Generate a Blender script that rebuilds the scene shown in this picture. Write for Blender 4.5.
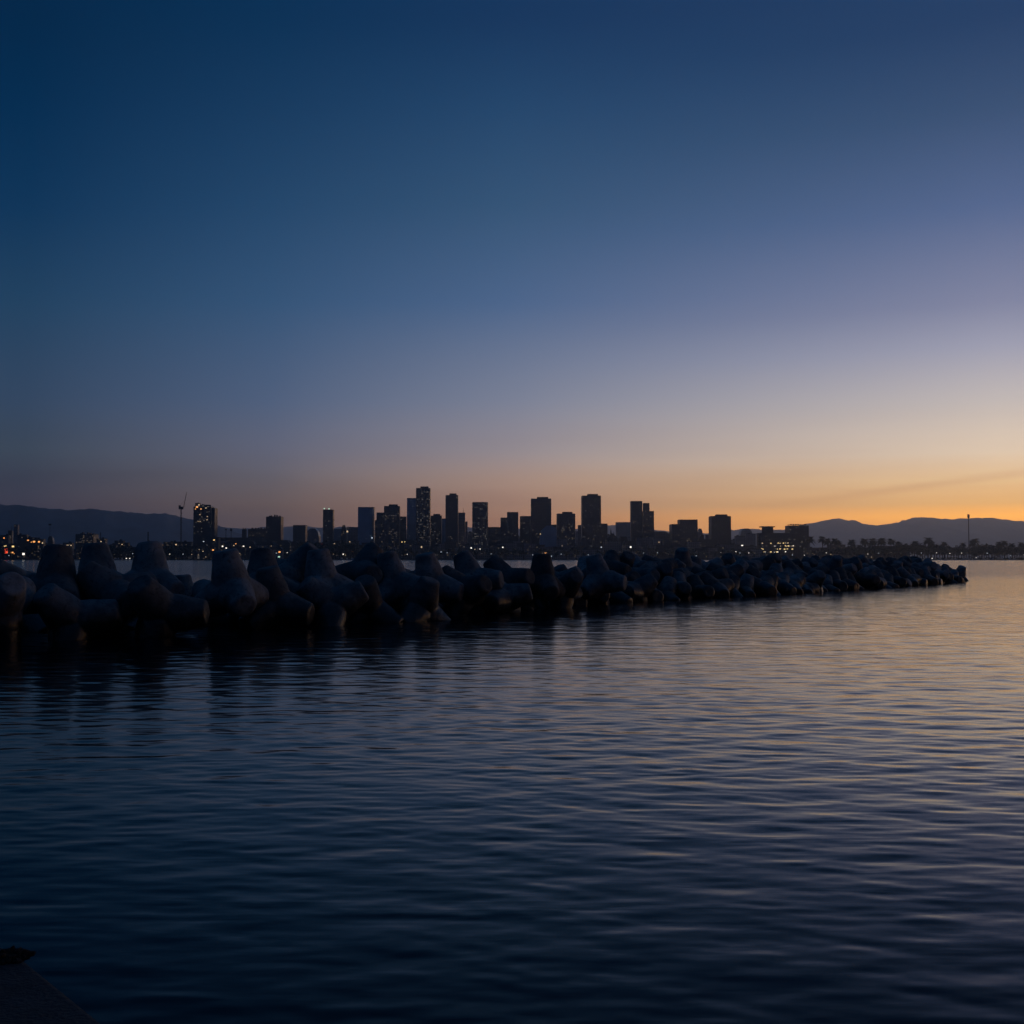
import bpy, bmesh, math, random
import numpy as np
from mathutils import Vector, Matrix, Quaternion

for o in list(bpy.data.objects):
    bpy.data.objects.remove(o, do_unlink=True)
scene = bpy.context.scene
C = scene.collection
R = math.radians
random.seed(7)
rng = np.random.default_rng(7)

# ------------------------------------------------------------------ camera
F = 1100.0                      # focal length in pixels of a 1024 px frame
EYE = 3.2                       # eye height above the water
HORIZON = 558.5
PITCH = math.atan((HORIZON - 512) / F)
cam_data = bpy.data.cameras.new("camera")
cam = bpy.data.objects.new("camera", cam_data)
C.objects.link(cam)
cam_data.lens = 36 * F / 1024
cam_data.clip_start = 0.1
cam_data.clip_end = 90000
cam.location = (0, 0, EYE)
cam.rotation_euler = (R(90) + PITCH, 0, 0)
scene.camera = cam


def ray(px, py):
    dx, dy = (px - 512) / F, (512 - py) / F
    cp, sp = math.cos(PITCH), math.sin(PITCH)
    return Vector((dx, cp - dy * sp, sp + dy * cp))


def at(px, py, Y):
    """point seen at this pixel, Y metres ahead of the camera"""
    d = ray(px, py)
    return Vector((0, 0, EYE)) + d * (Y / d.y)


def project(p):
    """pixel column of a point"""
    cp, sp = math.cos(PITCH), math.sin(PITCH)
    z = p[1] * cp + (p[2] - EYE) * sp
    return 512 + F * p[0] / z


# ------------------------------------------------------------------ sky
def lin(c):
    c = c / 255.0
    return c / 12.92 if c <= 0.04045 else ((c + 0.055) / 1.055) ** 2.4


def rgb(r, g, b):
    return (lin(r), lin(g), lin(b), 1.0)


world = bpy.data.worlds.new("World")
scene.world = world
world.use_nodes = True
wt = world.node_tree
wn, wl = wt.nodes, wt.links
wn.clear()


def nmath(nt, op, a, b=None, c=None, clamp=False):
    n = nt.nodes.new("ShaderNodeMath")
    n.operation = op
    n.use_clamp = clamp
    for i, v in enumerate((a, b, c)):
        if v is None:
            continue
        if isinstance(v, (int, float)):
            n.inputs[i].default_value = v
        else:
            nt.links.new(v, n.inputs[i])
    return n.outputs[0]


tc = wn.new("ShaderNodeTexCoord")
sep = wn.new("ShaderNodeSeparateXYZ")
wl.new(tc.outputs["Generated"], sep.inputs[0])
elev = nmath(wt, 'MULTIPLY', nmath(wt, 'ARCSINE', sep.outputs['Z']), 180 / math.pi)
azim = nmath(wt, 'MULTIPLY', nmath(wt, 'ARCTAN2', sep.outputs['X'], sep.outputs['Y']), 180 / math.pi)
efac = nmath(wt, 'DIVIDE', elev, 90.0, clamp=True)
efac = nmath(wt, 'POWER', efac, 0.5)

#        elevation in degrees : sky colour there
SKY = {      # linear values
    'left': [(0, (0.07201, 0.06124, 0.08585)), (2.65, (0.07690, 0.06754, 0.09304)), (3.75, (0.06034, 0.06814, 0.09716)), (5.12, (0.05660, 0.08032, 0.11419)), (7.51, (0.03799, 0.07241, 0.13369)), (12.1, (0.01501, 0.05787, 0.12498)), (16.54, (0.00294, 0.03576, 0.10169)), (20.84, (0.00020, 0.02557, 0.08153)), (24.6, (0.00020, 0.02028, 0.06586)), (50, (0.00304, 0.02315, 0.07227)), (90, (0.00518, 0.03190, 0.09306))],
    'midleft': [(0, (0.22135, 0.13938, 0.11659)), (2.73, (0.24674, 0.16956, 0.13758)), (4, (0.19086, 0.16796, 0.18292)), (5.47, (0.16337, 0.17410, 0.24137)), (8.01, (0.09205, 0.13823, 0.24017)), (12.9, (0.03528, 0.09633, 0.20197)), (17.61, (0.01609, 0.06455, 0.15117)), (22.12, (0.00737, 0.04346, 0.11547)), (26.06, (0.00189, 0.03034, 0.09165)), (50, (0.00439, 0.02732, 0.08438)), (90, (0.00518, 0.03190, 0.09306))],
    'mid': [(0, (0.88617, 0.39936, 0.19649)), (2, (0.91201, 0.45468, 0.22319)), (2.8, (0.70087, 0.40065, 0.24893)), (4.1, (0.59358, 0.39160, 0.29314)), (5.6, (0.40645, 0.35394, 0.37299)), (8.2, (0.23382, 0.26389, 0.36171)), (13.2, (0.07512, 0.14226, 0.28009)), (18, (0.03460, 0.09424, 0.19294)), (22.6, (0.01592, 0.06253, 0.15185)), (26.6, (0.00708, 0.03693, 0.11009)), (50, (0.00700, 0.03190, 0.09306)), (90, (0.00518, 0.03190, 0.09306))],
    'right': [(0, (3.27533, 1.10985, 0.08463)), (2.01, (3.51332, 1.47235, 0.12885)), (2.65, (1.79314, 0.94182, 0.25939)), (3.75, (1.41649, 0.91587, 0.42953)), (5.12, (1.09371, 0.85346, 0.61359)), (7.51, (0.69604, 0.62007, 0.58187)), (10.08, (0.40014, 0.40535, 0.51588)), (12.1, (0.24139, 0.26284, 0.39944)), (16.54, (0.09042, 0.14365, 0.29049)), (20.84, (0.03933, 0.08348, 0.17900)), (24.6, (0.01645, 0.05031, 0.13317)), (50, (0.00913, 0.03689, 0.10224)), (90, (0.00518, 0.03190, 0.09306))],
    'back': [(0, (0.00700, 0.01298, 0.03190)), (4, (0.00700, 0.01444, 0.03689)), (12, (0.00605, 0.01600, 0.04519)), (25, (0.00439, 0.01938, 0.05781)), (50, (0.00368, 0.02519, 0.07619)), (90, (0.00518, 0.03190, 0.09306))],
}


def sky_ramp(stops):
    n = wn.new("ShaderNodeValToRGB")
    wl.new(efac, n.inputs[0])
    r = n.color_ramp
    while len(r.elements) > 1:
        r.elements.remove(r.elements[-1])
    for i, (e, c) in enumerate(stops):
        pos = math.sqrt(e / 90.0)
        el = r.elements[0] if i == 0 else r.elements.new(pos)
        el.position = pos
        el.color = (c[0] / 5, c[1] / 5, c[2] / 5, 1.0)
    return n.outputs[0]


def maprange(nt, v, a, b, c=0.0, d=1.0, smooth=False):
    n = nt.nodes.new("ShaderNodeMapRange")
    n.interpolation_type = 'SMOOTHSTEP' if smooth else 'LINEAR'
    n.clamp = True
    nt.links.new(v, n.inputs[0])
    for i, x in zip((1, 2, 3, 4), (a, b, c, d)):
        n.inputs[i].default_value = x
    return n.outputs[0]


def mix(nt, f, a, b, mode='MIX'):
    n = nt.nodes.new("ShaderNodeMix")
    n.data_type = 'RGBA'
    n.blend_type = mode
    for sock, v in ((n.inputs[0], f), (n.inputs[6], a), (n.inputs[7], b)):
        if isinstance(v, (int, float, tuple)):
            sock.default_value = v
        else:
            nt.links.new(v, sock)
    return n.outputs[2]


rl, rq, rm, rr, rb = (sky_ramp(SKY[k]) for k in ('left', 'midleft', 'mid', 'right', 'back'))
c1 = mix(wt, maprange(wt, azim, -24, -12.4), rl, rq)
c1 = mix(wt, maprange(wt, azim, -12.4, 0), c1, rm)
c2 = mix(wt, maprange(wt, azim, 0, 24), c1, rr)
absaz = nmath(wt, 'ABSOLUTE', nmath(wt, 'SUBTRACT', azim, 10.0))
wrapaz = nmath(wt, 'MINIMUM', absaz, nmath(wt, 'SUBTRACT', 360.0, absaz))
c3 = mix(wt, maprange(wt, wrapaz, 34, 110, smooth=True), c2, rb)
# thin cloud veils low in the glow, and one long dark streak at the right
mp = wn.new("ShaderNodeMapping")
mp.inputs['Scale'].default_value = (2.0, 2.0, 34.0)
mp.inputs['Rotation'].default_value = (0, R(-5), 0)
wl.new(tc.outputs["Generated"], mp.inputs[0])
nz = wn.new("ShaderNodeTexNoise")
nz.inputs['Scale'].default_value = 1.6
nz.inputs['Detail'].default_value = 3
wl.new(mp.outputs[0], nz.inputs['Vector'])
veil = maprange(wt, nz.outputs[0], 0.35, 0.7)
low = maprange(wt, elev, 8.0, 2.5)
veil = nmath(wt, 'MULTIPLY', nmath(wt, 'MULTIPLY', veil, low), 0.34)
c4 = mix(wt, veil, c3, mix(wt, 1.0, c3, (0.70, 0.60, 0.60, 1), 'MULTIPLY'))
wob = nmath(wt, 'MULTIPLY', nmath(wt, 'SUBTRACT', nz.outputs[0], 0.5), 0.5)
line = nmath(wt, 'ADD', nmath(wt, 'MULTIPLY', nmath(wt, 'SUBTRACT', azim, 13.2), 0.112), 2.72)
line = nmath(wt, 'ADD', line, wob)
dist = nmath(wt, 'ABSOLUTE', nmath(wt, 'SUBTRACT', elev, line))
band = maprange(wt, dist, 0.34, 0.0, smooth=True)
band = nmath(wt, 'MULTIPLY', band, maprange(wt, azim, 10, 21, smooth=True))
band = nmath(wt, 'MULTIPLY', band, maprange(wt, azim, 48, 30, smooth=True))
band = nmath(wt, 'MULTIPLY', band, 0.38)
c5 = mix(wt, band, c4, mix(wt, 1.0, c4, (0.74, 0.66, 0.66, 1), 'MULTIPLY'))
bg = wn.new("ShaderNodeBackground")
bg.inputs['Strength'].default_value = 5.0      # the ramps hold a fifth of the radiance
wl.new(c5, bg.inputs[0])
wo = wn.new("ShaderNodeOutputWorld")
wl.new(bg.outputs[0], wo.inputs[0])

# afterglow of the sun that has set beyond the right edge: very weak and very soft
sd = bpy.data.lights.new("sun", 'SUN')
sd.energy = 0.006
sd.angle = R(25)
sd.color = (1.0, 0.62, 0.36)
sun = bpy.data.objects.new("sun", sd)
C.objects.link(sun)
sun_dir = Vector((math.sin(R(48)) * math.cos(R(7)), math.cos(R(48)) * math.cos(R(7)), math.sin(R(7))))
sun.rotation_euler = sun_dir.to_track_quat('Z', 'Y').to_euler()
sd.specular_factor = 0.0

scene.view_settings.view_transform = 'Standard'
scene.view_settings.look = 'None'
scene.view_settings.exposure = 0
scene.view_settings.gamma = 1
scene.render.engine = 'CYCLES'
scene.cycles.use_denoising = True
scene.cycles.max_bounces = 5
scene.cycles.diffuse_bounces = 2
scene.cycles.glossy_bounces = 3
scene.cycles.volume_bounces = 0
scene.cycles.sample_clamp_indirect = 4


# ------------------------------------------------------------------ helpers
def tag(o, label=None, cat=None, group=None, kind=None):
    if label:
        o['label'] = label
    if cat:
        o['category'] = cat
    if group:
        o['group'] = group
    if kind:
        o['kind'] = kind
    return o


def empty(name, loc, label, cat, group=None, rz=0.0):
    o = bpy.data.objects.new(name, None)
    C.objects.link(o)
    o.location = loc
    o.rotation_euler = (0, 0, rz)
    o.empty_display_size = 0.5
    return tag(o, label, cat, group)


class MB:
    """collects boxes, tubes and faces for ONE mesh"""

    def __init__(self):
        self.v, self.f = [], []

    def add(self, vs, fs):
        b = len(self.v)
        self.v += [tuple(v) for v in vs]
        self.f += [tuple(b + i for i in f) for f in fs]
        return self

    def box(self, c, s, rz=0.0, taper=1.0):
        x, y, z = c
        a, b, h = s[0] / 2, s[1] / 2, s[2] / 2
        cs, sn = math.cos(rz), math.sin(rz)
        vs = []
        for dz, t in ((-h, 1), (h, taper)):
            for dx, dy in ((-a, -b), (a, -b), (a, b), (-a, b)):
                dx, dy = dx * t, dy * t
                vs.append((x + dx * cs - dy * sn, y + dx * sn + dy * cs, z + dz))
        return self.add(vs, [(3, 2, 1, 0), (4, 5, 6, 7), (0, 1, 5, 4), (1, 2, 6, 5), (2, 3, 7, 6), (3, 0, 4, 7)])

    def prism(self, pts, z0, z1):
        n = len(pts)
        vs = [(x, y, z0) for x, y in pts] + [(x, y, z1) for x, y in pts]
        fs = [tuple(range(n))[::-1], tuple(range(n, 2 * n))]
        fs += [(i, (i + 1) % n, n + (i + 1) % n, n + i) for i in range(n)]
        return self.add(vs, fs)

    def profile(self, pts, y0, y1):
        """outline in x,z pulled from y0 to y1"""
        n = len(pts)
        vs = [(x, y0, z) for x, z in pts] + [(x, y1, z) for x, z in pts]
        fs = [tuple(range(n)), tuple(range(n, 2 * n))[::-1]]
        fs += [(i, n + i, n + (i + 1) % n, (i + 1) % n) for i in range(n)]
        return self.add(vs, fs)

    def tube(self, pts, rad, n=8):
        pts = [Vector(p) for p in pts]
        if isinstance(rad, (int, float)):
            rad = [rad] * len(pts)
        rings = []
        for i, p in enumerate(pts):
            t = (pts[min(i + 1, len(pts) - 1)] - pts[max(i - 1, 0)]).normalized()
            up = Vector((0, 0, 1)) if abs(t.z) < 0.9 else Vector((1, 0, 0))
            a = t.cross(up).normalized()
            b = t.cross(a)
            rings.append([p + (a * math.cos(2 * math.pi * k / n) + b * math.sin(2 * math.pi * k / n)) * rad[i] for k in range(n)])
        vs = [v for r in rings for v in r]
        fs = [(i * n + k, i * n + (k + 1) % n, (i + 1) * n + (k + 1) % n, (i + 1) * n + k)
              for i in range(len(pts) - 1) for k in range(n)]
        fs += [tuple(range(n))[::-1], tuple(range((len(pts) - 1) * n, len(pts) * n))]
        return self.add(vs, fs)

    def mesh(self, name, mat, smooth=False):
        me = bpy.data.meshes.new(name)
        me.from_pydata(self.v, [], self.f)
        bm = bmesh.new()
        bm.from_mesh(me)
        bmesh.ops.recalc_face_normals(bm, faces=bm.faces)
        bm.to_mesh(me)
        bm.free()
        if smooth:
            me.polygons.foreach_set('use_smooth', [True] * len(me.polygons))
        me.materials.append(mat)
        return me

    def build(self, name, mat, parent=None, smooth=False, loc=None):
        o = bpy.data.objects.new(name, self.mesh(name, mat, smooth))
        C.objects.link(o)
        o.parent = parent
        if loc is not None:
            o.location = loc
        return o


def link_mesh(name, me, parent=None, loc=(0, 0, 0), scale=None, rot=None):
    o = bpy.data.objects.new(name, me)
    C.objects.link(o)
    o.parent = parent
    o.location = loc
    if scale is not None:
        o.scale = scale
    if rot is not None:
        o.rotation_euler = rot
    return o


def copy_tree(o, parent=None):
    c = o.copy()
    C.objects.link(c)
    c.parent = parent
    for ch in list(o.children):
        copy_tree(ch, c)
    return c


def new_mat(name):
    m = bpy.data.materials.new(name)
    m.use_nodes = True
    nt = m.node_tree
    b = nt.nodes['Principled BSDF']
    return m, nt, b


def plain(name, col, rough=0.8, metal=0.0, var=0.25, scale=0.3, spec=0.3):
    """procedural material: base colour broken up by noise"""
    m, nt, b = new_mat(name)
    t = nt.nodes.new("ShaderNodeTexCoord")
    n = nt.nodes.new("ShaderNodeTexNoise")
    n.inputs['Scale'].default_value = scale
    n.inputs['Detail'].default_value = 4
    nt.links.new(t.outputs['Object'], n.inputs['Vector'])
    f = maprange(nt, n.outputs[0], 0.3, 0.7)
    lo = tuple(c * (1 - var) for c in col) + (1,)
    hi = tuple(min(1, c * (1 + var)) for c in col) + (1,)
    nt.links.new(mix(nt, f, lo, hi), b.inputs['Base Color'])
    b.inputs['Roughness'].default_value = rough
    b.inputs['Metallic'].default_value = metal
    b.inputs['Specular IOR Level'].default_value = spec
    return m


def glow(name, col, strength):
    m, nt, b = new_mat(name)
    b.inputs['Base Color'].default_value = (0.1, 0.1, 0.1, 1)
    b.inputs['Emission Color'].default_value = (*col, 1)
    b.inputs['Emission Strength'].default_value = strength
    m.cycles.emission_sampling = 'NONE'
    return m


def facade(name, wall, glass, lit_share, lit_col, cell=(4.2, 3.8), lit=0.045, rough=0.35):
    """wall with a grid of panes: cells that are dark glass, a few of them dimly lit from inside"""
    m, nt, b = new_mat(name)
    t = nt.nodes.new("ShaderNodeTexCoord")
    s = nt.nodes.new("ShaderNodeSeparateXYZ")
    nt.links.new(t.outputs['Object'], s.inputs[0])
    u = nmath(nt, 'DIVIDE', nmath(nt, 'ADD', s.outputs['X'], s.outputs['Y']), cell[0])
    v = nmath(nt, 'DIVIDE', s.outputs['Z'], cell[1])
    fu, fv = nmath(nt, 'FRACT', u), nmath(nt, 'FRACT', v)
    cu, cv = nmath(nt, 'FLOOR', u), nmath(nt, 'FLOOR', v)
    inu = nmath(nt, 'MULTIPLY', nmath(nt, 'GREATER_THAN', fu, 0.2), nmath(nt, 'LESS_THAN', fu, 0.85))
    inv = nmath(nt, 'MULTIPLY', nmath(nt, 'GREATER_THAN', fv, 0.3), nmath(nt, 'LESS_THAN', fv, 0.85))
    win = nmath(nt, 'MULTIPLY', inu, inv)
    nz = nt.nodes.new("ShaderNodeTexNoise")
    nz.inputs['Scale'].default_value = 0.05
    nt.links.new(t.outputs['Object'], nz.inputs['Vector'])
    wallc = mix(nt, maprange(nt, nz.outputs[0], 0.3, 0.7), tuple(c * 0.75 for c in wall) + (1,), tuple(c * 1.25 for c in wall) + (1,))
    nt.links.new(mix(nt, win, wallc, (*glass, 1)), b.inputs['Base Color'])
    b.inputs['Roughness'].default_value = rough
    comb = nt.nodes.new("ShaderNodeCombineXYZ")
    nt.links.new(cu, comb.inputs[0])
    nt.links.new(cv, comb.inputs[1])
    oi = nt.nodes.new("ShaderNodeObjectInfo")
    nt.links.new(nmath(nt, 'MULTIPLY', oi.outputs['Random'], 97.0), comb.inputs[2])
    wn_ = nt.nodes.new("ShaderNodeTexWhiteNoise")
    wn_.noise_dimensions = '3D'
    nt.links.new(comb.outputs[0], wn_.inputs['Vector'])
    on = nmath(nt, 'LESS_THAN', wn_.outputs['Value'], lit_share)
    lvl = nmath(nt, 'MULTIPLY', nmath(nt, 'MULTIPLY', on, win), lit)
    # each lit pane has its own level
    lvl = nmath(nt, 'MULTIPLY', lvl, nmath(nt, 'MULTIPLY_ADD', nmath(nt, 'FRACT', nmath(nt, 'MULTIPLY', wn_.outputs['Value'], 913.0)), 1.6, 0.2))
    b.inputs['Emission Color'].default_value = (*lit_col, 1)
    nt.links.new(lvl, b.inputs['Emission Strength'])
    m.cycles.emission_sampling = 'NONE'
    return m


WARM, WHITE, COOL, ORANGE = (1.0, 0.72, 0.42), (1.0, 0.92, 0.80), (0.75, 0.88, 1.0), (1.0, 0.42, 0.12)
M = {
    'navy': facade('navy_glass', (0.030, 0.038, 0.050), (0.012, 0.018, 0.028), 0.05, WHITE),
    'blue': facade('blue_glass', (0.19, 0.34, 0.46), (0.16, 0.30, 0.42), 0.03, COOL, lit=0.03),
    'busy': facade('office_grid', (0.040, 0.046, 0.058), (0.016, 0.022, 0.032), 0.20, WHITE, lit=0.05),
    'brown': facade('dark_concrete', (0.048, 0.050, 0.060), (0.02, 0.022, 0.03), 0.06, WARM),
    'grey': facade('grey_concrete', (0.18, 0.175, 0.20), (0.04, 0.045, 0.06), 0.04, WARM),  # grey lifted: haze low over the city put into the colour
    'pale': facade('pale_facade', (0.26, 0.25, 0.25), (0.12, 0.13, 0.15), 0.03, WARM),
    'low': facade('low_rise_wall', (0.24, 0.23, 0.25), (0.04, 0.04, 0.05), 0.06, WARM, lit=0.05),  # paler than the towers, ground haze put into the wall colour
    'low_dark': facade('dark_low_rise_wall', (0.06, 0.058, 0.062), (0.02, 0.02, 0.03), 0.07, WARM, lit=0.06),
    'roof': plain('roof_membrane', (0.06, 0.06, 0.065)),
    'metal': plain('dark_steel', (0.04, 0.042, 0.048), 0.5, 0.3),
    'leaf': plain('leaves', (0.030, 0.040, 0.022), 0.8, var=0.5, scale=0.4),
    'bark': plain('bark', (0.06, 0.045, 0.035), 0.9),
    'w_warm': glow('warm_window_light', WARM, 0.7),
    'w_dim': glow('dim_window_light', (1.0, 0.80, 0.62), 0.085),
    'w_white': glow('white_light', WHITE, 1.6),
    'w_cool': glow('cool_light', COOL, 0.9),
    'w_orange': glow('sodium_light', ORANGE, 1.4),
    'w_yellow': glow('yellow_light', (1.0, 0.70, 0.28), 1.3),
    'w_red': glow('red_light', (1.0, 0.08, 0.03), 1.1),
    'w_green': glow('green_white_light', (0.6, 1.0, 0.75), 1.0),
    'hull': plain('white_hull', (0.55, 0.55, 0.55), 0.3),
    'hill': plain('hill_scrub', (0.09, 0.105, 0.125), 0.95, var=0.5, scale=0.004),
    'land': plain('shore_ground', (0.08, 0.07, 0.06), 0.95, scale=0.02),
}


def concrete(name, col, wet=True, scale=1.0):
    m, nt, b = new_mat(name)
    t = nt.nodes.new("ShaderNodeTexCoord")
    g = nt.nodes.new("ShaderNodeNewGeometry")
    oi = nt.nodes.new("ShaderNodeObjectInfo")
    add = nt.nodes.new("ShaderNodeVectorMath")
    add.operation = 'ADD'
    sc = nt.nodes.new("ShaderNodeVectorMath")
    sc.operation = 'SCALE'
    sc.inputs[0].default_value = (31, 17, 47)
    nt.links.new(oi.outputs['Random'], sc.inputs['Scale'])
    nt.links.new(t.outputs['Object'], add.inputs[0])
    nt.links.new(sc.outputs[0], add.inputs[1])

    def noise(s, d=5, dist=0.0):
        n = nt.nodes.new("ShaderNodeTexNoise")
        n.inputs['Scale'].default_value = s * scale
        n.inputs['Detail'].default_value = d
        n.inputs['Distortion'].default_value = dist
        nt.links.new(add.outputs[0], n.inputs['Vector'])
        return n.outputs[0]
    base = mix(nt, maprange(nt, noise(1.1), 0.35, 0.65), tuple(c * 0.62 for c in col) + (1,), tuple(c * 1.3 for c in col) + (1,))
    base = mix(nt, maprange(nt, noise(5.5, 6, 0.6), 0.52, 0.72), base, tuple(c * 0.45 for c in col) + (1,))
    each = nmath(nt, 'MULTIPLY_ADD', nmath(nt, 'POWER', oi.outputs['Random'], 1.5), 1.15, 0.40)
    ec = nt.nodes.new("ShaderNodeCombineColor")
    for i in range(3):
        nt.links.new(each, ec.inputs[i])
    base = mix(nt, 1.0, base, ec.outputs[0], 'MULTIPLY')
    if wet:      # the splash zone carries dark weed
        s = nt.nodes.new("ShaderNodeSeparateXYZ")
        nt.links.new(g.outputs['Position'], s.inputs[0])
        h = nmath(nt, 'ADD', s.outputs['Z'], nmath(nt, 'MULTIPLY', nmath(nt, 'SUBTRACT', noise(2.2), 0.5), 1.3))
        weed = maprange(nt, h, 1.5, 0.6)
        base = mix(nt, weed, base, (0.010, 0.011, 0.009, 1))
        nt.links.new(maprange(nt, weed, 0, 1, 0.85, 0.35), b.inputs['Roughness'])
    else:
        b.inputs['Roughness'].default_value = 0.85
    nt.links.new(base, b.inputs['Base Color'])
    bu = nt.nodes.new("ShaderNodeBump")
    bu.inputs['Strength'].default_value = 0.5
    bu.inputs['Distance'].default_value = 0.04
    nt.links.new(noise(9, 8), bu.inputs['Height'])
    nt.links.new(bu.outputs[0], b.inputs['Normal'])
    return m


M['tetra'] = concrete('weathered_concrete', (0.15, 0.155, 0.155))
M['quay'] = concrete('quay_concrete', (0.085, 0.085, 0.09), wet=False, scale=6)
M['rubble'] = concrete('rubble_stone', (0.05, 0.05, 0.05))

# ------------------------------------------------------------------ water
SHORE = 2350.0


def water_material():
    m, nt, b = new_mat('sea_water')
    b.inputs['Base Color'].default_value = (0.0004, 0.0022, 0.0050, 1)
    b.inputs['Roughness'].default_value = 0.10
    b.inputs['IOR'].default_value = 1.333
    b.inputs['Specular IOR Level'].default_value = 0.27
    t = nt.nodes.new("ShaderNodeTexCoord")
    g = nt.nodes.new("ShaderNodeNewGeometry")
    sp_ = nt.nodes.new("ShaderNodeSeparateXYZ")
    nt.links.new(g.outputs['Position'], sp_.inputs[0])
    ypos = sp_.outputs['Y']
    prev = None
    for sx, sy, rot, dist, st in ((0.6, 2.4, 9, 0.035, 0.42), (1.8, 5.0, -4, 0.008, 0.5), (0.22, 0.9, 14, 0.11, 0.5)):
        mp = nt.nodes.new("ShaderNodeMapping")
        mp.inputs['Rotation'].default_value = (0, 0, R(rot))
        mp.inputs['Scale'].default_value = (sx, sy, 1)
        nt.links.new(t.outputs['Object'], mp.inputs[0])
        n = nt.nodes.new("ShaderNodeTexNoise")
        n.inputs['Scale'].default_value = 1.0
        n.inputs['Detail'].default_value = 2.5
        n.inputs['Distortion'].default_value = 0.6
        nt.links.new(mp.outputs[0], n.inputs['Vector'])
        bu = nt.nodes.new("ShaderNodeBump")
        bu.inputs['Strength'].default_value = st
        bu.inputs['Distance'].default_value = dist
        # sheltered by the quay, ruffled in mid bay, open to the wind beyond the breakwater
        near, mid, far = {0.035: (0.007, 0.036, 0.032), 0.008: (0.003, 0.009, 0.009), 0.11: (0.030, 0.13, 0.75)}[dist]
        a_ = maprange(nt, ypos, 6, 60, near, mid)
        b_ = maprange(nt, ypos, 150, 240, 0, far - mid, True)
        nt.links.new(nmath(nt, 'ADD', a_, b_), bu.inputs['Distance'])
        nt.links.new(n.outputs[0], bu.inputs['Height'])
        if prev:
            nt.links.new(prev, bu.inputs['Normal'])
        prev = bu.outputs[0]
    nt.links.new(prev, b.inputs['Normal'])
    return m


def build_water():
    ys = list(np.linspace(-60, 2.5, 60, endpoint=False))
    y = 2.5
    while y < 260:
        ys.append(y)
        y *= 1.0030
    while y < SHORE + 60:
        ys.append(y)
        y *= 1.03
    ys.append(SHORE + 60)
    ys = np.array(ys)
    nu = 680
    u = np.linspace(-1, 1, nu)
    u = np.sign(u) * np.abs(u) ** 1.25
    half = 26 + 1.0 * np.maximum(ys, 0)
    X = u[None, :] * half[:, None]
    Y = np.repeat(ys[:, None], nu, 1)
    Z = np.zeros_like(X)
    step = np.gradient(ys)[:, None]
    N = 90
    lam = np.exp(rng.uniform(math.log(0.17), math.log(1.7), N))
    for l in lam:
        a = R(rng.normal(9, 34))
        k = 2 * math.pi / l
        kx, ky = k * math.sin(a), k * math.cos(a)
        slope = 0.046 / math.sqrt(N) * math.sqrt(2) * (l / 1.0) ** -0.3
        keep = np.clip((l / (step * 4.0)) - 0.6, 0, 1)
        Z += keep * (slope / k) * np.sin(kx * X + ky * Y + rng.uniform(0, 6.283))
    patch = 0.75 + 0.25 * np.sin(X * 0.11 + 1.3 * np.sin(Y * 0.05)) * np.sin(Y * 0.083 + 0.7)
    # sheltered by the quay, more ruffled out in the bay
    Z *= patch * np.interp(Y, [0, 9, 22, 45, 90, 400], [0.42, 0.46, 0.86, 1.15, 1.10, 1.2])
    ny = len(ys)
    co = np.stack([X, Y, Z], -1).reshape(-1, 3).astype(np.float32)
    idx = np.arange(ny * nu).reshape(ny, nu)
    q = np.stack([idx[:-1, :-1], idx[:-1, 1:], idx[1:, 1:], idx[1:, :-1]], -1).reshape(-1, 4)
    me = bpy.data.meshes.new('water')
    me.vertices.add(len(co))
    me.vertices.foreach_set('co', co.ravel())
    me.loops.add(q.size)
    me.loops.foreach_set('vertex_index', q.ravel().astype(np.int32))
    me.polygons.add(len(q))
    me.polygons.foreach_set('loop_start', (np.arange(len(q)) * 4).astype(np.int32))
    me.polygons.foreach_set('loop_total', np.full(len(q), 4, dtype=np.int32))
    me.update(calc_edges=True)
    me.polygons.foreach_set('use_smooth', [True] * len(q))
    me.materials.append(water_material())
    o = bpy.data.objects.new('water', me)
    C.objects.link(o)
    o['kind'] = 'structure'
    return o


build_water()

# ------------------------------------------------------------------ land and hills
G = 1.2            # ground height at the far shore
lm = MB()
lm.add([(-21900, SHORE + 6, G), (21900, SHORE + 6, G), (21900, 20600, G), (-21900, 20600, G), (-21900, SHORE, -.9), (21900, SHORE, -.9)],
       [(0, 1, 2, 3), (4, 5, 1, 0)])
tag(lm.build('ground', M['land']), kind='structure')


def fbm(x, seed, octs=6, base=1.0):
    r = np.random.default_rng(seed)
    out = np.zeros_like(x)
    for o in range(octs):
        f = base * 2 ** o
        for _ in range(3):
            out += np.sin(x * f * r.uniform(0.8, 1.3) + r.uniform(0, 6.28)) / (3 * 1.75 ** o)
    return out


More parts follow.
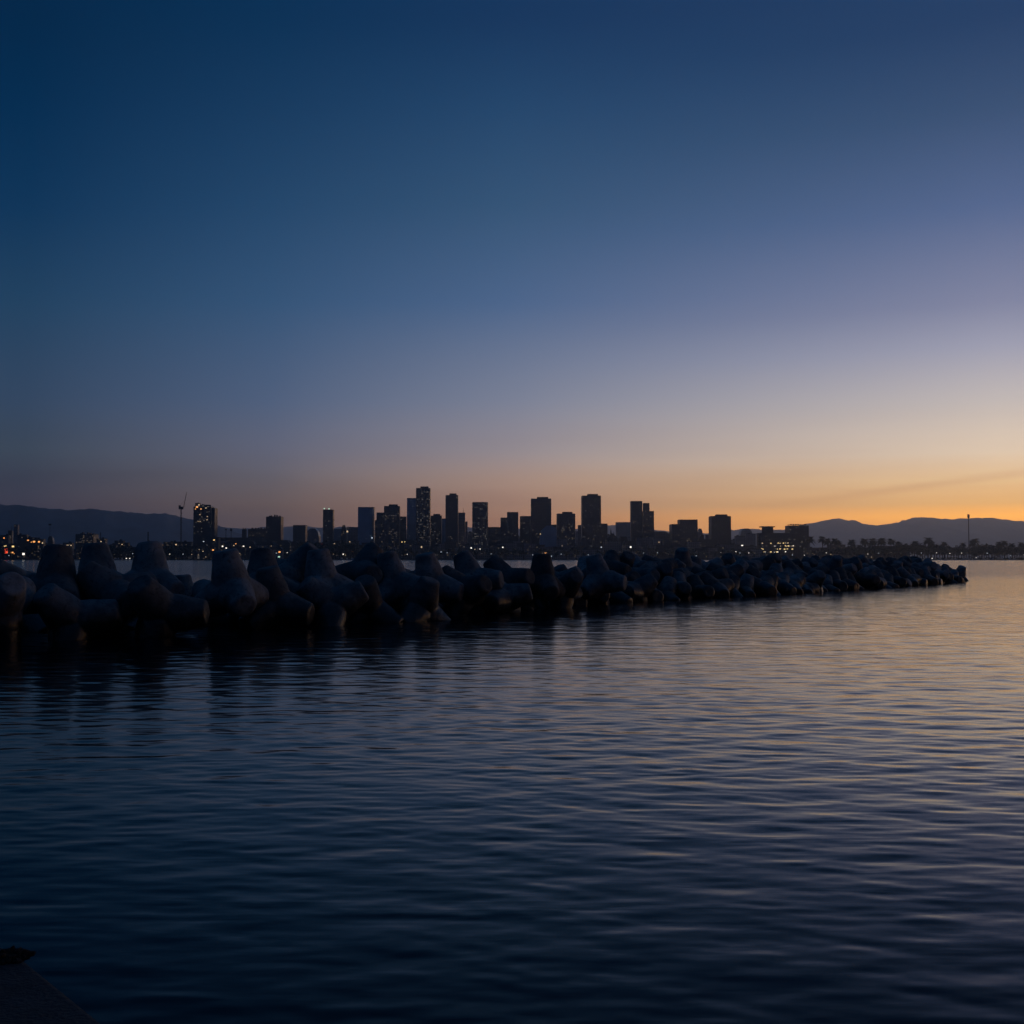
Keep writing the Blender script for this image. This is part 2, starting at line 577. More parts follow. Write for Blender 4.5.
def build_hills(name, dist, ridge, seed, depth):
    """ridge: (pixel column, pixel row of the skyline); real hills at `dist` metres"""
    px = np.linspace(ridge[0][0], ridge[-1][0], 420)
    rx, ry = zip(*ridge)
    h = (HORIZON - np.interp(px, rx, ry)) / F * dist + EYE - G
    h = h + (fbm(px * 0.07, seed, 4) * 0.8 + fbm(px * 0.45, seed + 40, 4) * 0.35) * dist / F * np.clip(h / (dist / F * 18), 0.15, 1.2)
    R0 = h.copy()
    nv = 26        # 0.6 falls on row 15
    X0 = (px - 512) / F * dist
    vs, fs = [], []
    r = np.random.default_rng(seed + 5)
    for j in range(nv):
        t = j / (nv - 1)                       # 0 = foot, ridge at 0.6, 1 = behind
        prof = (t / 0.6) ** 0.85 if t < 0.6 else max(0.0, 1 - ((t - 0.6) / 0.4) ** 1.6)
        spur = 1 + 0.22 * fbm(px * 0.09 + j * 0.35, seed + 3, 4) * (1 - abs(t - 0.6) * 1.2) * (0 if abs(t - .6) < 0.02 else 1)
        if abs(t - 0.6) < 0.021:
            spur = np.ones_like(px)
        else:
            spur = np.minimum(spur, 0.97 / max(prof, 0.3))
        Y = dist + (t - 0.6) * depth + fbm(px * 0.05, seed + 9, 3) * depth * 0.02
        for i in range(len(px)):
            vs.append((X0[i], Y[i], G - 2 + h[i] * prof * spur[i] * (Y[i] / dist)))
    n = len(px)
    for j in range(nv - 1):
        for i in range(n - 1):
            fs.append((j * n + i, j * n + i + 1, (j + 1) * n + i + 1, (j + 1) * n + i))
    mb = MB()
    mb.v, mb.f = vs, fs
    return tag(mb.build(name, M['hill'], smooth=True), kind='structure')


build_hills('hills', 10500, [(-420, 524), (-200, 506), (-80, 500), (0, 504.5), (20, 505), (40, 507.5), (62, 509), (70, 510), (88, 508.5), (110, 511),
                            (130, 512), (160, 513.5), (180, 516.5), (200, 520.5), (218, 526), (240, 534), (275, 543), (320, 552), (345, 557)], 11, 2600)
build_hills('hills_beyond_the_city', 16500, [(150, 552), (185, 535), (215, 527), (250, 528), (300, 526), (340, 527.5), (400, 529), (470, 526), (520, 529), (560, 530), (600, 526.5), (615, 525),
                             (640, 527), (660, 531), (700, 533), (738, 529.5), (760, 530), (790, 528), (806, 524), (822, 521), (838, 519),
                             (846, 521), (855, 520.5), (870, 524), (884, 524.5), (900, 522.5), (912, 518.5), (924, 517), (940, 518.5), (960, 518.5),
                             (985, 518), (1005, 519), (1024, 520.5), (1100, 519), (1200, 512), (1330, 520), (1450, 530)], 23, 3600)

# haze: even air over the whole bay
hz = MB()
hz.box((0, 10200, 345), (44000, 21000, 694))
hm = bpy.data.materials.new('haze')
hm.use_nodes = True
hn = hm.node_tree
hn.nodes.clear()
pv = hn.nodes.new('ShaderNodeVolumePrincipled')
pv.inputs['Color'].default_value = (0.80, 0.86, 1.0, 1)
pv.inputs['Density'].default_value = 6.5e-5
pv.inputs['Anisotropy'].default_value = 0.80
ho = hn.nodes.new('ShaderNodeOutputMaterial')
hn.links.new(pv.outputs[0], ho.inputs['Volume'])
tag(hz.build('haze', hm), kind='stuff')

ORD = ['first', 'second', 'third', 'fourth', 'fifth', 'sixth', 'seventh', 'eighth', 'ninth', 'tenth', 'eleventh', 'twelfth',
       'thirteenth', 'fourteenth', 'fifteenth', 'sixteenth', 'seventeenth', 'eighteenth', 'nineteenth', 'twentieth']
for _t in ('twenty', 'thirty', 'forty'):
    ORD += [_t + '-' + w for w in ORD[:9]] + [{'twenty': 'thirtieth', 'thirty': 'fortieth', 'forty': 'fiftieth'}[_t]]


def say(items, phrase, zones):
    """items: [(px, object, word)]; unique label from the zone it stands in and its order there"""
    for zi, (x0, x1, where) in enumerate(zones):
        sel = sorted([i for i in items if x0 <= i[0] < x1], key=lambda i: i[0])
        words = {}
        for px, o, w in sel:
            words.setdefault(w, []).append(o)
        for w, os_ in words.items():
            for k, o in enumerate(os_):
                if len(os_) == 1:
                    o['label'] = phrase.format(n='only', w=w, where=where)
                else:
                    o['label'] = phrase.format(n=ORD[k], w=w, where=where)


# ------------------------------------------------------------------ breakwater of tetrapods
LEG, RT, RR = 1.85, 0.54, 0.82


def tetra_dirs():
    s = math.sqrt(8) / 3
    d = [Vector((0, 0, 1))]
    for k in range(3):
        a = 2 * math.pi * k / 3
        d.append(Vector((s * math.cos(a), s * math.sin(a), -1 / 3)))
    return d


TD = tetra_dirs()
TDn = np.array([list(d) for d in TD])


def tetrapod_mesh(seed):
    r = random.Random(seed)
    mb = MB()
    for d in TD:
        q = d.to_track_quat('Z', 'Y')
        prof = [(0.0, RR * 0.98), (0.5, RR), (0.85, RR * 0.93), (LEG - 0.16, RT + 0.02), (LEG - 0.06, RT - 0.01), (LEG - 0.01, RT - 0.08), (LEG, RT - 0.16)]
        mb.tube([q @ Vector((0, 0, z)) for z, _ in prof], [w for _, w in prof], 28)
    me = mb.mesh('tetrapod', M['tetra'], True)
    ob = bpy.data.objects.new('tetrapod_source', me)
    C.objects.link(ob)
    rm_ = ob.modifiers.new('remesh', 'REMESH')
    rm_.mode = 'VOXEL'
    rm_.voxel_size = 0.055
    sm = ob.modifiers.new('smooth', 'SMOOTH')
    sm.iterations = 2
    sm.factor = 0.6
    dg = bpy.context.evaluated_depsgraph_get()
    out = bpy.data.meshes.new_from_object(ob.evaluated_get(dg))
    bpy.data.objects.remove(ob, do_unlink=True)
    n = len(out.vertices)
    co = np.empty(n * 3)
    no = np.empty(n * 3)
    out.vertices.foreach_get('co', co)
    out.vertices.foreach_get('normal', no)
    co, no = co.reshape(-1, 3), no.reshape(-1, 3)
    rg = np.random.default_rng(seed)
    disp = np.zeros(n)
    for f, a in ((1.2, 0.008), (2.6, 0.006), (6.0, 0.005), (11.0, 0.004)):
        for _ in range(5):
            kv = rg.normal(0, f, 3)
            disp += a * np.sin(co @ kv + rg.uniform(0, 6.28)) / 1.6
    for _ in range(5):      # chipped spots near the leg ends
        d = TDn[rg.integers(4)]
        c = d * LEG * rg.uniform(0.8, 1.0) + rg.normal(0, 0.35, 3)
        dd = np.linalg.norm(co - c, axis=1)
        disp -= 0.07 * np.exp(-(dd / 0.11) ** 2)
    co = co + no * disp[:, None]
    out.vertices.foreach_set('co', co.ravel())
    out.polygons.foreach_set('use_smooth', [True] * len(out.polygons))
    out.materials.clear()
    out.materials.append(M['tetra'])
    out.name = 'tetrapod'
    out.update()
    return out


TM = [tetrapod_mesh(s) for s in (1, 2, 3, 4)]


def orient(primary, secondary):
    """rotation that sends leg 0 to `primary` and leg 1 as near `secondary` as it goes"""
    p = Vector(primary).normalized()
    s = Vector(secondary)
    s = (s - p * s.dot(p)).normalized()
    t = p.cross(s)
    return Matrix((s, t, p)).transposed()


# waterline of the bay side of the breakwater: (px, py)
WL = [(-160, 646), (0, 632), (250, 624), (330, 619), (430, 615), (500, 610), (600, 603), (690, 598.5), (760, 595), (820, 591), (880, 587.5), (930, 584), (965, 581)]
WP = []
for px, py in WL:
    Y = EYE * F / (py - HORIZON)
    WP.append(Vector(((px - 512) / F * Y, Y)))
seg = [0.0]
for a, b in zip(WP, WP[1:]):
    seg.append(seg[-1] + (b - a).length)
TOTAL = seg[-1]


def along(s):
    s = max(0.0, min(TOTAL, s))
    xs = [p.x for p in WP]
    ysn = [p.y for p in WP]
    p = Vector((float(np.interp(s, seg, xs)), float(np.interp(s, seg, ysn))))
    q = Vector((float(np.interp(min(s + 6, TOTAL + 6), seg, xs)), float(np.interp(min(s + 6, TOTAL), seg, ysn))))
    p0 = Vector((float(np.interp(max(s - 6, 0), seg, xs)), float(np.interp(max(s - 6, 0), seg, ysn))))
    t = (q - p0).normalized()
    return p, Vector((-t.y, t.x))


placed_seg = []      # per unit: 4 capsules


def caps(loc, Rm):
    l = np.array(loc)
    out = []
    for d in TD:
        w = np.array(Rm @ d)
        out.append((l + w * 0.25, l + w * (LEG - 0.45)))
    return out


def seg_pts(cps):
    t = np.linspace(0, 1, 6)[:, None]
    return np.concatenate([a[None] * (1 - t) + b[None] * t for a, b in cps])


RADS = np.tile(np.linspace(0.78, 0.55, 6), 4)
all_pts, all_loc = [], []


def penetration(loc, Rm):
    if not all_pts:
        return 0.0
    P = seg_pts(caps(loc, Rm))
    L = np.array(all_loc)
    near = np.where(np.linalg.norm(L - np.array(loc), axis=1) < 4.0)[0]
    tot = 0.0
    for i in near:
        d = np.linalg.norm(P[:, None] - all_pts[i][None], axis=2)
        pen = np.clip(RADS[:, None] + RADS[None] - d, 0, None)
        tot += float((pen ** 2).sum())
    return tot


tetras = []


def put(loc, Rm, row, scale=1.0):
    o = bpy.data.objects.new('tetrapod', random.choice(TM))
    C.objects.link(o)
    o.matrix_world = Matrix.Translation(loc) @ Rm.to_4x4() @ Matrix.Scale(scale, 4)
    tag(o, 'tetrapod', 'tetrapod', 'tetrapods of the breakwater')
    all_pts.append(seg_pts(caps(loc, Rm)))
    all_loc.append(np.array(loc))
    tetras.append((project(loc), o, row, Vector(loc)))
    return o


# units the photo lets one tell apart, nearest first: hub pixel, distance, leg up, second leg
HAND = [
    # crest, upright legs
    (56, 586, 43.0, (-0.02, 0.10, 1), (0.55, -0.8, -0.5)),
    (98, 582, 45.5, (-0.10, 0.05, 1), (1.0, -0.25, -0.20)),
    (150, 580, 46.0, (-0.06, 0.10, 1), (0.8, -0.5, -0.3)),
    (232, 588, 46.0, (-0.16, -0.10, 1), (0.55, -0.8, -0.5)),
    (264, 584, 50.0, (-0.12, 0.25, 1), (0.9, 0.2, -0.3)),
    (322, 583, 52.5, (-0.12, 0.0, 1), (-0.2, -1.0, -0.35)),
    (395, 583, 57.0, (-0.28, 0.05, 1), (0.9, -0.35, -0.35)),
    (431, 583, 60.0, (-0.18, -0.15, 1), (1.0, -0.25, -0.3)),
    (472, 579, 64.0, (-0.40, 0.2, 1), (0.9, -0.3, -0.4)),
    (507, 580, 67.0, (-0.75, 0.1, 1), (0.9, -0.6, 0.1)),
    (542, 580, 68.0, (0.0, 0.0, 1), (0.3, -0.9, -0.3)),
    (600, 578, 74.0, (-0.25, 0.1, 1), (0.9, -0.4, -0.3)),
    # bay side, legs lying low
    (-2, 604, 39.5, (0.20, 1.2, 0.45), (0.35, -1.0, 0.15)),
    (62, 606, 41.0, (-0.6, 0.9, 0.25), (0.85, -0.65, -0.15)),
    (156, 612, 42.5, (-0.7, 0.9, 0.1), (0.95, -0.45, 0.12)),
    (258, 602, 47.5, (-0.5, 0.9, 0.3), (0.62, -0.75, -0.35)),
    (322, 606, 51.0, (-0.6, 0.9, 0.2), (0.2, -1.0, 0.28)),
    (368, 607, 54.5, (-0.4, 0.9, 0.2), (0.35, -1.0, 0.05)),
    (404, 594, 57.0, (-0.7, 0.9, 0.2), (0.75, -0.6, -0.30)),
    (455, 596, 60.5, (-0.9, 0.2, 0.4), (0.95, -0.4, 0.15)),
    (497, 596, 64.5, (-0.5, 0.5, 0.7), (0.3, -0.9, -0.35)),
    (560, 592, 70.0, (-0.9, 0.1, 0.3), (0.95, -0.35, 0.0)),
    (20, 590, 47.5, (-0.3, 0.8, 0.0), (0.6, -0.6, 0.1)),
    (120, 597, 43.5, (-0.3, 0.2, -1), (0.6, -0.7, 0.2)),
    (362, 576, 57.5, (0.1, 0.8, 0.6), (-0.6, -0.7, 0.1)),
    (292, 582, 53.5, (-0.2, 0.9, 0.55), (0.5, -0.7, 0.1)),
]
for px, py, Y, p, s in HAND:
    Y += 3.2 if px < 340 else 1.6
    loc = at(px, py + (3 if py < 590 else 1), Y)
    put(loc, orient(p, s), 'crest' if py < 590 else 'front')

# the rest: three banks of units settled against their neighbours
ROWS = [('front', 0.9, 0.35, 2.45, 0.0), ('middle', 2.9, 1.25, 2.35, 1.1), ('crest', 4.7, 1.80, 2.15, 0.4), ('lee', 6.9, 1.30, 2.5, 1.5)]
for row, off, z, step, ph in ROWS:
    s = ph + (0.5 if row == 'front' else 0)
    while s < TOTAL - (0.5 if row in ('front', 'middle') else 7.0):
        p, n = along(s)
        c = p + n * (off + random.uniform(-0.35, 0.35))
        fade = 1.0 - 0.45 * max(0.0, (s - (TOTAL - 12)) / 12)
        zz = z * fade + random.uniform(-0.42, 0.28)
        loc = Vector((c.x, c.y, zz))
        s += step * random.uniform(0.85, 1.15)
        px = project(loc)
        if px < -90:
            continue
        if px < 600 and row == 'crest':
            continue          # there the crest is set by hand above
        if px < 560 and row == 'lee':
            zz -= 0.75
            loc.z = zz
        if px < 420 and row == 'middle':
            zz -= 0.45
            loc.z = zz
        if all_loc:
            dmin = np.linalg.norm(np.array(all_loc) - np.array(loc), axis=1).min()
            if dmin < 1.55:
                continue
        best = None
        for k in range(26):
            if row in ('crest', 'lee'):
                prim = Vector((random.gauss(-0.15, 0.6), random.gauss(0.05, 0.5), 1))
            elif row == 'middle':
                prim = Vector((random.gauss(-0.2, 0.8), random.gauss(0.2, 0.6), 0.9))
            else:
                prim = Vector((random.uniform(-1, 1), random.uniform(-1, 1), random.uniform(-1, 1)))
            a = random.uniform(0, 6.283)
            Rm = orient(prim, (math.cos(a), math.sin(a), 0.02))
            sc = penetration(loc, Rm)
            if row == 'front':          # a leg reaching out over the water reads best
                sc -= 0.8 * max((Rm @ d).dot(Vector((0.35, -0.9, 0.1))) for d in TD)
            if best is None or sc < best[0]:
                best = (sc, Rm)
        if best[0] > 9.0 and row in ('middle', 'lee'):
            continue
        put(loc, best[1], row)

# let the units settle: small moves and turns that take them out of each other
for sweep in range(2):
    for k in range(12, len(tetras)):      # the raised crest legs set by hand stay as they are
        px_, o, row, home = tetras[k]
        keepP, keepL = all_pts[k], all_loc[k]
        all_pts[k], all_loc[k] = keepP, np.array([1e6, 1e6, 0])       # out of the test
        R0 = o.matrix_world.to_3x3()
        L0 = Vector(o.matrix_world.translation)
        best = (penetration(L0, R0) + 0.8 * (L0 - home).length_squared, L0, R0)
        for _ in range(22):
            L1 = best[1] + Vector((random.gauss(0, .16), random.gauss(0, .2), random.gauss(0, .10)))
            ax = Vector((random.gauss(0, 1), random.gauss(0, 1), random.gauss(0, 1))).normalized()
            R1 = Quaternion(ax, random.gauss(0, .16)).to_matrix() @ best[2]
            c = penetration(L1, R1) + 0.8 * (L1 - home).length_squared + 1.5 * max(0.0, home.z - .25 - L1.z)
            if c < best[0]:
                best = (c, L1, R1)
        o.matrix_world = Matrix.Translation(best[1]) @ best[2].to_4x4()
        all_pts[k] = seg_pts(caps(best[1], best[2]))
        all_loc[k] = np.array(best[1])
tetras = [(project(Vector(all_loc[k])), t[1], t[2], t[3]) for k, t in enumerate(tetras)]

# core of dumped rubble under the units
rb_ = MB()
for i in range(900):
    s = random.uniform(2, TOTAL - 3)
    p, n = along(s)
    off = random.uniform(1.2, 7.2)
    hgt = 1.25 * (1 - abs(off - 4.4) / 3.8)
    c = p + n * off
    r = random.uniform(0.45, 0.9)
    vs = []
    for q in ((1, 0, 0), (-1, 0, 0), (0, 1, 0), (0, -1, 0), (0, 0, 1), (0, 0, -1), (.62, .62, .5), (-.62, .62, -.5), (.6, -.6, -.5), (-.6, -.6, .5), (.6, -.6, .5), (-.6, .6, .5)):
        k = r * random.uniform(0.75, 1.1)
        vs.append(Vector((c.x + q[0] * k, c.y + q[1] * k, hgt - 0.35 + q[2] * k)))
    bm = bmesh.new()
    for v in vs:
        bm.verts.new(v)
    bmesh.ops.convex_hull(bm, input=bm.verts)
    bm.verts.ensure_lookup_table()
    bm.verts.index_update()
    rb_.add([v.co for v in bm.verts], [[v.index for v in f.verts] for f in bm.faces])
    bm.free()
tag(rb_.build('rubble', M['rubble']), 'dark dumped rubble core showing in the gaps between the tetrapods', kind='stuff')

MARKS = [(-200, 34, 'below the red shore light'), (34, 125, 'below the far left hills'), (125, 186, 'below the harbour crane'), (186, 240, 'below the tower with the lit crown'),
         (240, 300, 'below the notched dark block'), (300, 350, 'below the slim roof-lit tower'), (350, 400, 'below the pale blue tower'),
         (400, 445, 'below the tallest lit tower'), (445, 495, 'below the notched-top tower'), (495, 530, 'left of the broad dark slab'), (530, 556, 'below the broad dark slab tower'), (556, 580, 'below the stepped lit flats'),
         (580, 606, 'below the tall flat-topped tower'), (606, 630, 'below the twin church spires'), (630, 655, 'below the pair of slab towers'), (655, 680, 'below the round-shouldered block'), (680, 705, 'below the stepped office block'), (705, 735, 'below the squat ribbed tower'), (735, 760, 'below the pale tapered block'),
         (760, 785, 'below the lit waterfront hotel'), (785, 808, 'below the hotel tower'), (808, 830, 'just past the hotel'), (830, 850, 'below the foot of the right hills'), (850, 872, 'below the dark palm grove'), (872, 898, 'below the yellow lit pavilion'),
         (898, 920, 'below the highest right hill'), (920, 945, 'near the seaward tip'), (945, 1100, 'at the very seaward tip')]
RWORD = {'front': 'waterline tetrapod', 'middle': 'mid-slope tetrapod', 'crest': 'raised-leg crest tetrapod', 'lee': 'far-slope tetrapod'}
say([(px, o, RWORD[r]) for px, o, r, _ in tetras], '{n} {w} from the left {where}', MARKS)
for px, o, r, _ in tetras:
    o['label'] = o['label'].replace('only ', 'grey concrete ').replace(' from the left', '') if o['label'].startswith('only') else o['label']
print('tetrapods', len(tetras))

# ------------------------------------------------------------------ quay in the corner and the weed on it
qm = MB()
def on_level(px, py, z):
    d = ray(px, py)
    k = (z - EYE) / d.z
    return d.x * k, d.y * k


QA, QB, QC = on_level(23, 957, 1.6), on_level(105, 1023, 1.6), on_level(0, 944, 1.6)
qd = ((QB[0] - QA[0]), (QB[1] - QA[1]))
ql = ((QC[0] - QA[0]), (QC[1] - QA[1]))
qp = [QA, QC, (QA[0] + ql[0] * 60, QA[1] + ql[1] * 60), (-30, -20), (QA[0] + qd[0] * 30, QA[1] + qd[1] * 30), QB]
bm = bmesh.new()
top = [bm.verts.new((x, y, 1.6)) for x, y in qp]
bm.faces.new(top)
ext = bmesh.ops.extrude_face_region(bm, geom=list(bm.faces))
for v in ext['geom']:
    if isinstance(v, bmesh.types.BMVert):
        v.co.z -= 4.0
bmesh.ops.recalc_face_normals(bm, faces=bm.faces)
bmesh.ops.bevel(bm, geom=[e for e in bm.edges if all(abs(v.co.z - 1.6) < 1e-4 for v in e.verts)], offset=0.025, segments=3, profile=0.5, affect='EDGES')
me = bpy.data.meshes.new('quay')
bm.to_mesh(me)
bm.free()
me.materials.append(M['quay'])
quay = bpy.data.objects.new('quay', me)
C.objects.link(quay)
tag(quay, 'rough concrete quay corner at the bottom left of the frame', 'quay')

weed_m = plain('dead_seaweed', (0.016, 0.010, 0.007), 0.9, var=0.5, scale=30)
wm = MB()
for i in range(260):
    a = random.uniform(0, 6.283)
    rr_ = abs(random.gauss(0, 0.017))
    b0 = Vector((QA[0] - .045 + rr_ * math.cos(a) * 1.1, QA[1] - .005 + rr_ * math.sin(a), 1.6))
    pts = [b0 + Vector((0, 0, 0.002))]
    d = Vector((math.cos(a), math.sin(a), random.uniform(0.0, 0.8)))
    for k in range(4):
        d = (d + Vector((random.uniform(-.5, .5), random.uniform(-.5, .5), -0.22))).normalized()
        q = pts[-1] + d * random.uniform(0.006, 0.018)
        q.z = max(q.z, 1.603)
        pts.append(q)
    wm.tube(pts, [0.006, 0.009, 0.009, 0.008, 0.004], 5)
tag(wm.build('seaweed_clump', weed_m), 'dark brown seaweed clump on the corner of the quay', 'seaweed')

# ------------------------------------------------------------------ city
WIN = MB().box((0, 0, 0), (1, 1, 1))
WINM = {k: WIN.mesh('window', M[k]) for k in ('w_warm', 'w_dim', 'w_white', 'w_cool', 'w_orange', 'w_yellow', 'w_red', 'w_green')}
buildings = []       # (x0, x1, ytop, Y, empty) for the loose lights


def add_window(root, px, py, Y, key, w=None, h=None, depth=0.6):
    """a lit opening let into the front of a building: world point -> child of root"""
    p = at(px, py, Y)
    k = Y / F
    w = (0.9 if w is None else w) * k
    h = (0.9 if h is None else h) * k
    o = link_mesh('window', WINM[key], root, p - root.location, (w, depth, h))
    return o


def tower(x0, x1, ytop, Y, mat, label, style='', cat='tower', lights=None, depth=None, rows=None, group='towers of the far skyline'):
    k = Y / F
    cx = (x0 + x1) / 2
    top = at(cx, ytop, Y)
    w = (x1 - x0) * k
    d = depth * k if depth else w * 0.8
    root = empty('tower' if cat == 'tower' else 'building', (top.x, Y + d / 2, G), label, cat, group)
    H = top.z - G
    body = MB()
    if 'round' in style:
        pts = []
        for i in range(24):
            a = 2 * math.pi * i / 24
            ca, sa = math.cos(a), math.sin(a)
            pts.append((w / 2 * math.copysign(abs(ca) ** 0.45, ca), d / 2 * math.copysign(abs(sa) ** 0.45, sa)))
        body.prism(pts, 0, H)
    elif 'corner' in style:      # one rounded shoulder on the right
        pts = [(-w / 2, -d / 2), (w / 2 - w * .28, -d / 2), (w / 2 - .09 * w, -d / 2 + .06 * w), (w / 2, -d / 2 + w * .25), (w / 2, d / 2), (-w / 2, d / 2)]
        body.prism(pts, 0, H)
    elif 'taper' in style:
        body.profile([(-w / 2 * 1.35, 0), (w / 2 * 1.05, 0), (w / 2, H * 0.93), (w * 0.2, H), (-w * 0.1, H), (-w / 2 * 0.85, H * 0.86)], -d / 2, d / 2)
    elif 'slant' in style:
        body.profile([(-w / 2, 0), (w / 2, 0), (w / 2, H), (w * 0.1, H * 0.985), (-w / 2, H * 0.70)], -d / 2, d / 2)
    elif 'shoulder' in style:
        body.profile([(-w / 2, 0), (w / 2, 0), (w / 2, H * 0.72), (w * 0.44, H * 0.86), (w * 0.30, H * 0.95), (w * .1, H), (-w / 2, H)], -d / 2, d / 2)
    elif 'dome' in style:
        body.profile([(-w / 2, 0), (w / 2, 0), (w / 2, H * 0.75), (w * 0.38, H * 0.92), (w * 0.18, H), (-w * 0.18, H), (-w * 0.38, H * 0.92), (-w / 2, H * 0.75)], -d / 2, d / 2)
    else:
        body.box((0, 0, H / 2), (w, d, H))
    body.build('body', M[mat], root)
    if not any(s in style for s in ('taper', 'slant', 'shoulder', 'dome')):
        rf = MB()
        t = 1.2
        rf.box((0, 0, H + t / 2 + .002), (w * 0.985, d * 0.985, t)) if 'round' not in style else rf.prism([(x * .97, y * .97) for x, y in pts], H + .002, H + t)
        rf.build('parapet', M['roof'], root)
    if 'pent' in style:
        MB().box((w * .08, 0, H + 3.4), (w * .55, d * .6, 4.4)).build('plant_room', M['roof'], root)
    if 'equip' in style:
        for j in range(5):
            hh = random.uniform(2, 5)
            MB().box(((j - 2) * w * .18, random.uniform(-.2, .2) * d, H + 1.2 + hh / 2), (w * .09, d * .2, hh)).build('roof_unit', M['metal'], root)
    if 'mast' in style:
        MB().tube([(w * .25, 0, H), (w * .25, 0, H + 14)], [0.7, 0.25], 6).build('antenna', M['metal'], root)
    if 'rib' in style:
        n = 7
        for j in range(n):
            MB().box((-w / 2 + w * (j + .5) / n, -d / 2 - .5, H * .49), (w * .035, 1.0, H * .94)).build('fin', M['roof'], root)
    if 'band' in style:
        for j in range(1, 5):
            MB().box((0, 0, H * j / 5), (w + .8, d + .8, 1.3)).build('ledge', M['roof'], root)
    ny = 0
    front = Y - 0.1
    for li in (lights or []):
        px, py, key = li[:3]
        add_window(root, px, py, front, key, *(li[3:5] if len(li) > 3 else (None, None)))
        ny += 1
    if rows:       # (y0, y1, count, key)
        for (ya, yb, cnt, key) in rows:
            for _ in range(cnt):
                px = random.uniform(x0 + 1.4, x1 - 1.4)
                py = ya + round(random.uniform(0, 1) * max(0, (yb - ya) / 1.7)) * 1.7
                add_window(root, px, py, front, key, random.choice((0.6, 0.8, 1.3)), random.choice((0.45, 0.6)))
    buildings.append((x0, x1, ytop, Y, root))
    return root


T = tower
t1 = T(193.5, 211, 507, 2500, 'navy', 'dark tower with brightly lit crown and lit podium, left part of the skyline', 'pent', depth=12,
       rows=[(512, 523, 16, 'w_dim'), (513, 522, 5, 'w_warm')],
       lights=[(197, 507, 'w_orange', 2.0, 1.4), (199, 504.8, 'w_warm', .9, 1.6), (203, 506, 'w_dim', 2, .9), (206, 508, 'w_warm', 1.6, .6), (201, 509, 'w_orange', 1.4, .8),
               (208, 506.5, 'w_dim', 2, .8), (195.5, 509, 'w_orange', .8, .8)])
kk = 2500 / F
rt = t1
wing = MB().box((0, 0, 0), (5.0 * kk, 11 * kk, (558 - 508) * kk))
wing.build('lit_side_face', M['brown'], rt, loc=at(213.5, 533, 2500 + 8 * kk) - rt.location)  # tower's right face, its lit tone put into a lighter facade colour
MB().box((0, 0, 0), (24 * kk, 14 * kk, 9 * kk)).build('podium', M['grey'], rt, loc=at(204, 554, 2492) - rt.location)
crown = MB()
for j in range(9):
    a = random.uniform(194, 210)
    crown.box(tuple(at(a, random.uniform(503.5, 507), 2505) - rt.location), (1.8 * kk * random.uniform(.5, 1.3), 5, 1.8 * kk))
crown.build('crown_frame', M['grey'], rt)
for (px, py, k_, w, h) in ((200, 549.6, 'w_warm', 2.2, 1), (203.5, 550.5, 'w_white', 2.5, 1.1), (208, 550.2, 'w_warm', 2.5, 1.3), (196.5, 550, 'w_warm', 1.5, .8), (200.5, 557.2, 'w_white', 2.0, 1.6),
                           (204.5, 557.4, 'w_white', 2.6, 1.8), (197.5, 557, 'w_warm', 1.6, 1)):
    add_window(rt, px, py, 2492 - 7 * kk - .2, k_, w, h)
T(266, 281, 517, 2700, 'navy', 'plain dark block with a notched roof, right of the lit crown tower', 'equip', rows=[(540, 546, 2, 'w_dim')])
T(293, 305.5, 525.5, 2750, 'brown', 'small dark square block between notched block and slim tower')
T(323, 333, 510, 2800, 'navy', 'slim dark tower with white lights along its roof edge', 'band', rows=[(521, 522, 3, 'w_dim')],
  lights=[(324.4, 508.6, 'w_green', 1.2, .9), (329, 508.8, 'w_green', 1.2, .9), (331, 509.2, 'w_dim', .8, .7)])
T(333, 346, 529.5, 2850, 'blue', 'low blue block at the foot of the slim tower')
T(341, 346.5, 525, 2840, 'brown', 'small domed brown block with one bright light beside it', 'dome', lights=[(347.3, 531.5, 'w_warm', 1.5, 1.6)])
T(346.5, 358, 527.5, 2900, 'grey', 'pale low slab left of the blue rounded tower')
T(358, 373.5, 507.5, 2750, 'blue', 'pale blue tower with a rounded right corner', 'corner')
T(371.5, 378, 520.5, 2850, 'navy', 'narrow dark block between blue tower and stepped tower')
T(376.5, 385, 513, 2750, 'brown', 'dark shoulder tower left of the tower with lit floors')
T(384, 399, 506.5, 2700, 'brown', 'brown tower with several rows of lit floors', 'pent', rows=[(514, 519, 9, 'w_dim'), (528, 539, 14, 'w_dim')])
T(398.5, 406, 517, 2780, 'navy', 'dark slab right of the tower with lit floors', lights=[(402, 542, 'w_yellow', .9, .9), (405, 542, 'w_yellow', .9, .9)])
T(407, 418, 498.5, 2800, 'blue', 'tall blue glass slab left of the tallest tower', 'slab')
T(416, 430, 488.5, 2700, 'busy', 'tallest tower, dark with many lit windows', 'pent', rows=[(492, 494, 4, 'w_dim'), (499, 500, 4, 'w_dim'), (525, 527, 4, 'w_dim'), (512, 545, 18, 'w_dim')])
T(429.5, 441.5, 516, 2850, 'navy', 'dark teal tower right of the tallest tower', 'pent', rows=[(530, 545, 8, 'w_dim')])
T(439, 447, 519, 2900, 'blue', 'pale blue narrow slab right of the dark teal tower')
T(445.5, 458, 495.5, 2750, 'navy', 'tall dark tower with a notched top and a light at its corner', 'pent', lights=[(456.8, 497.5, 'w_dim', 1.2, 1.2)], rows=[(503, 508, 4, 'w_dim'), (535, 538, 4, 'w_dim')])
T(457.5, 465, 513, 2820, 'grey', 'pinkish grey tower leaning on the notched tower', 'mast', rows=[(535, 545, 8, 'w_dim')])
T(464.5, 467.5, 522, 2900, 'grey', 'very narrow grey block right of the pinkish grey tower')
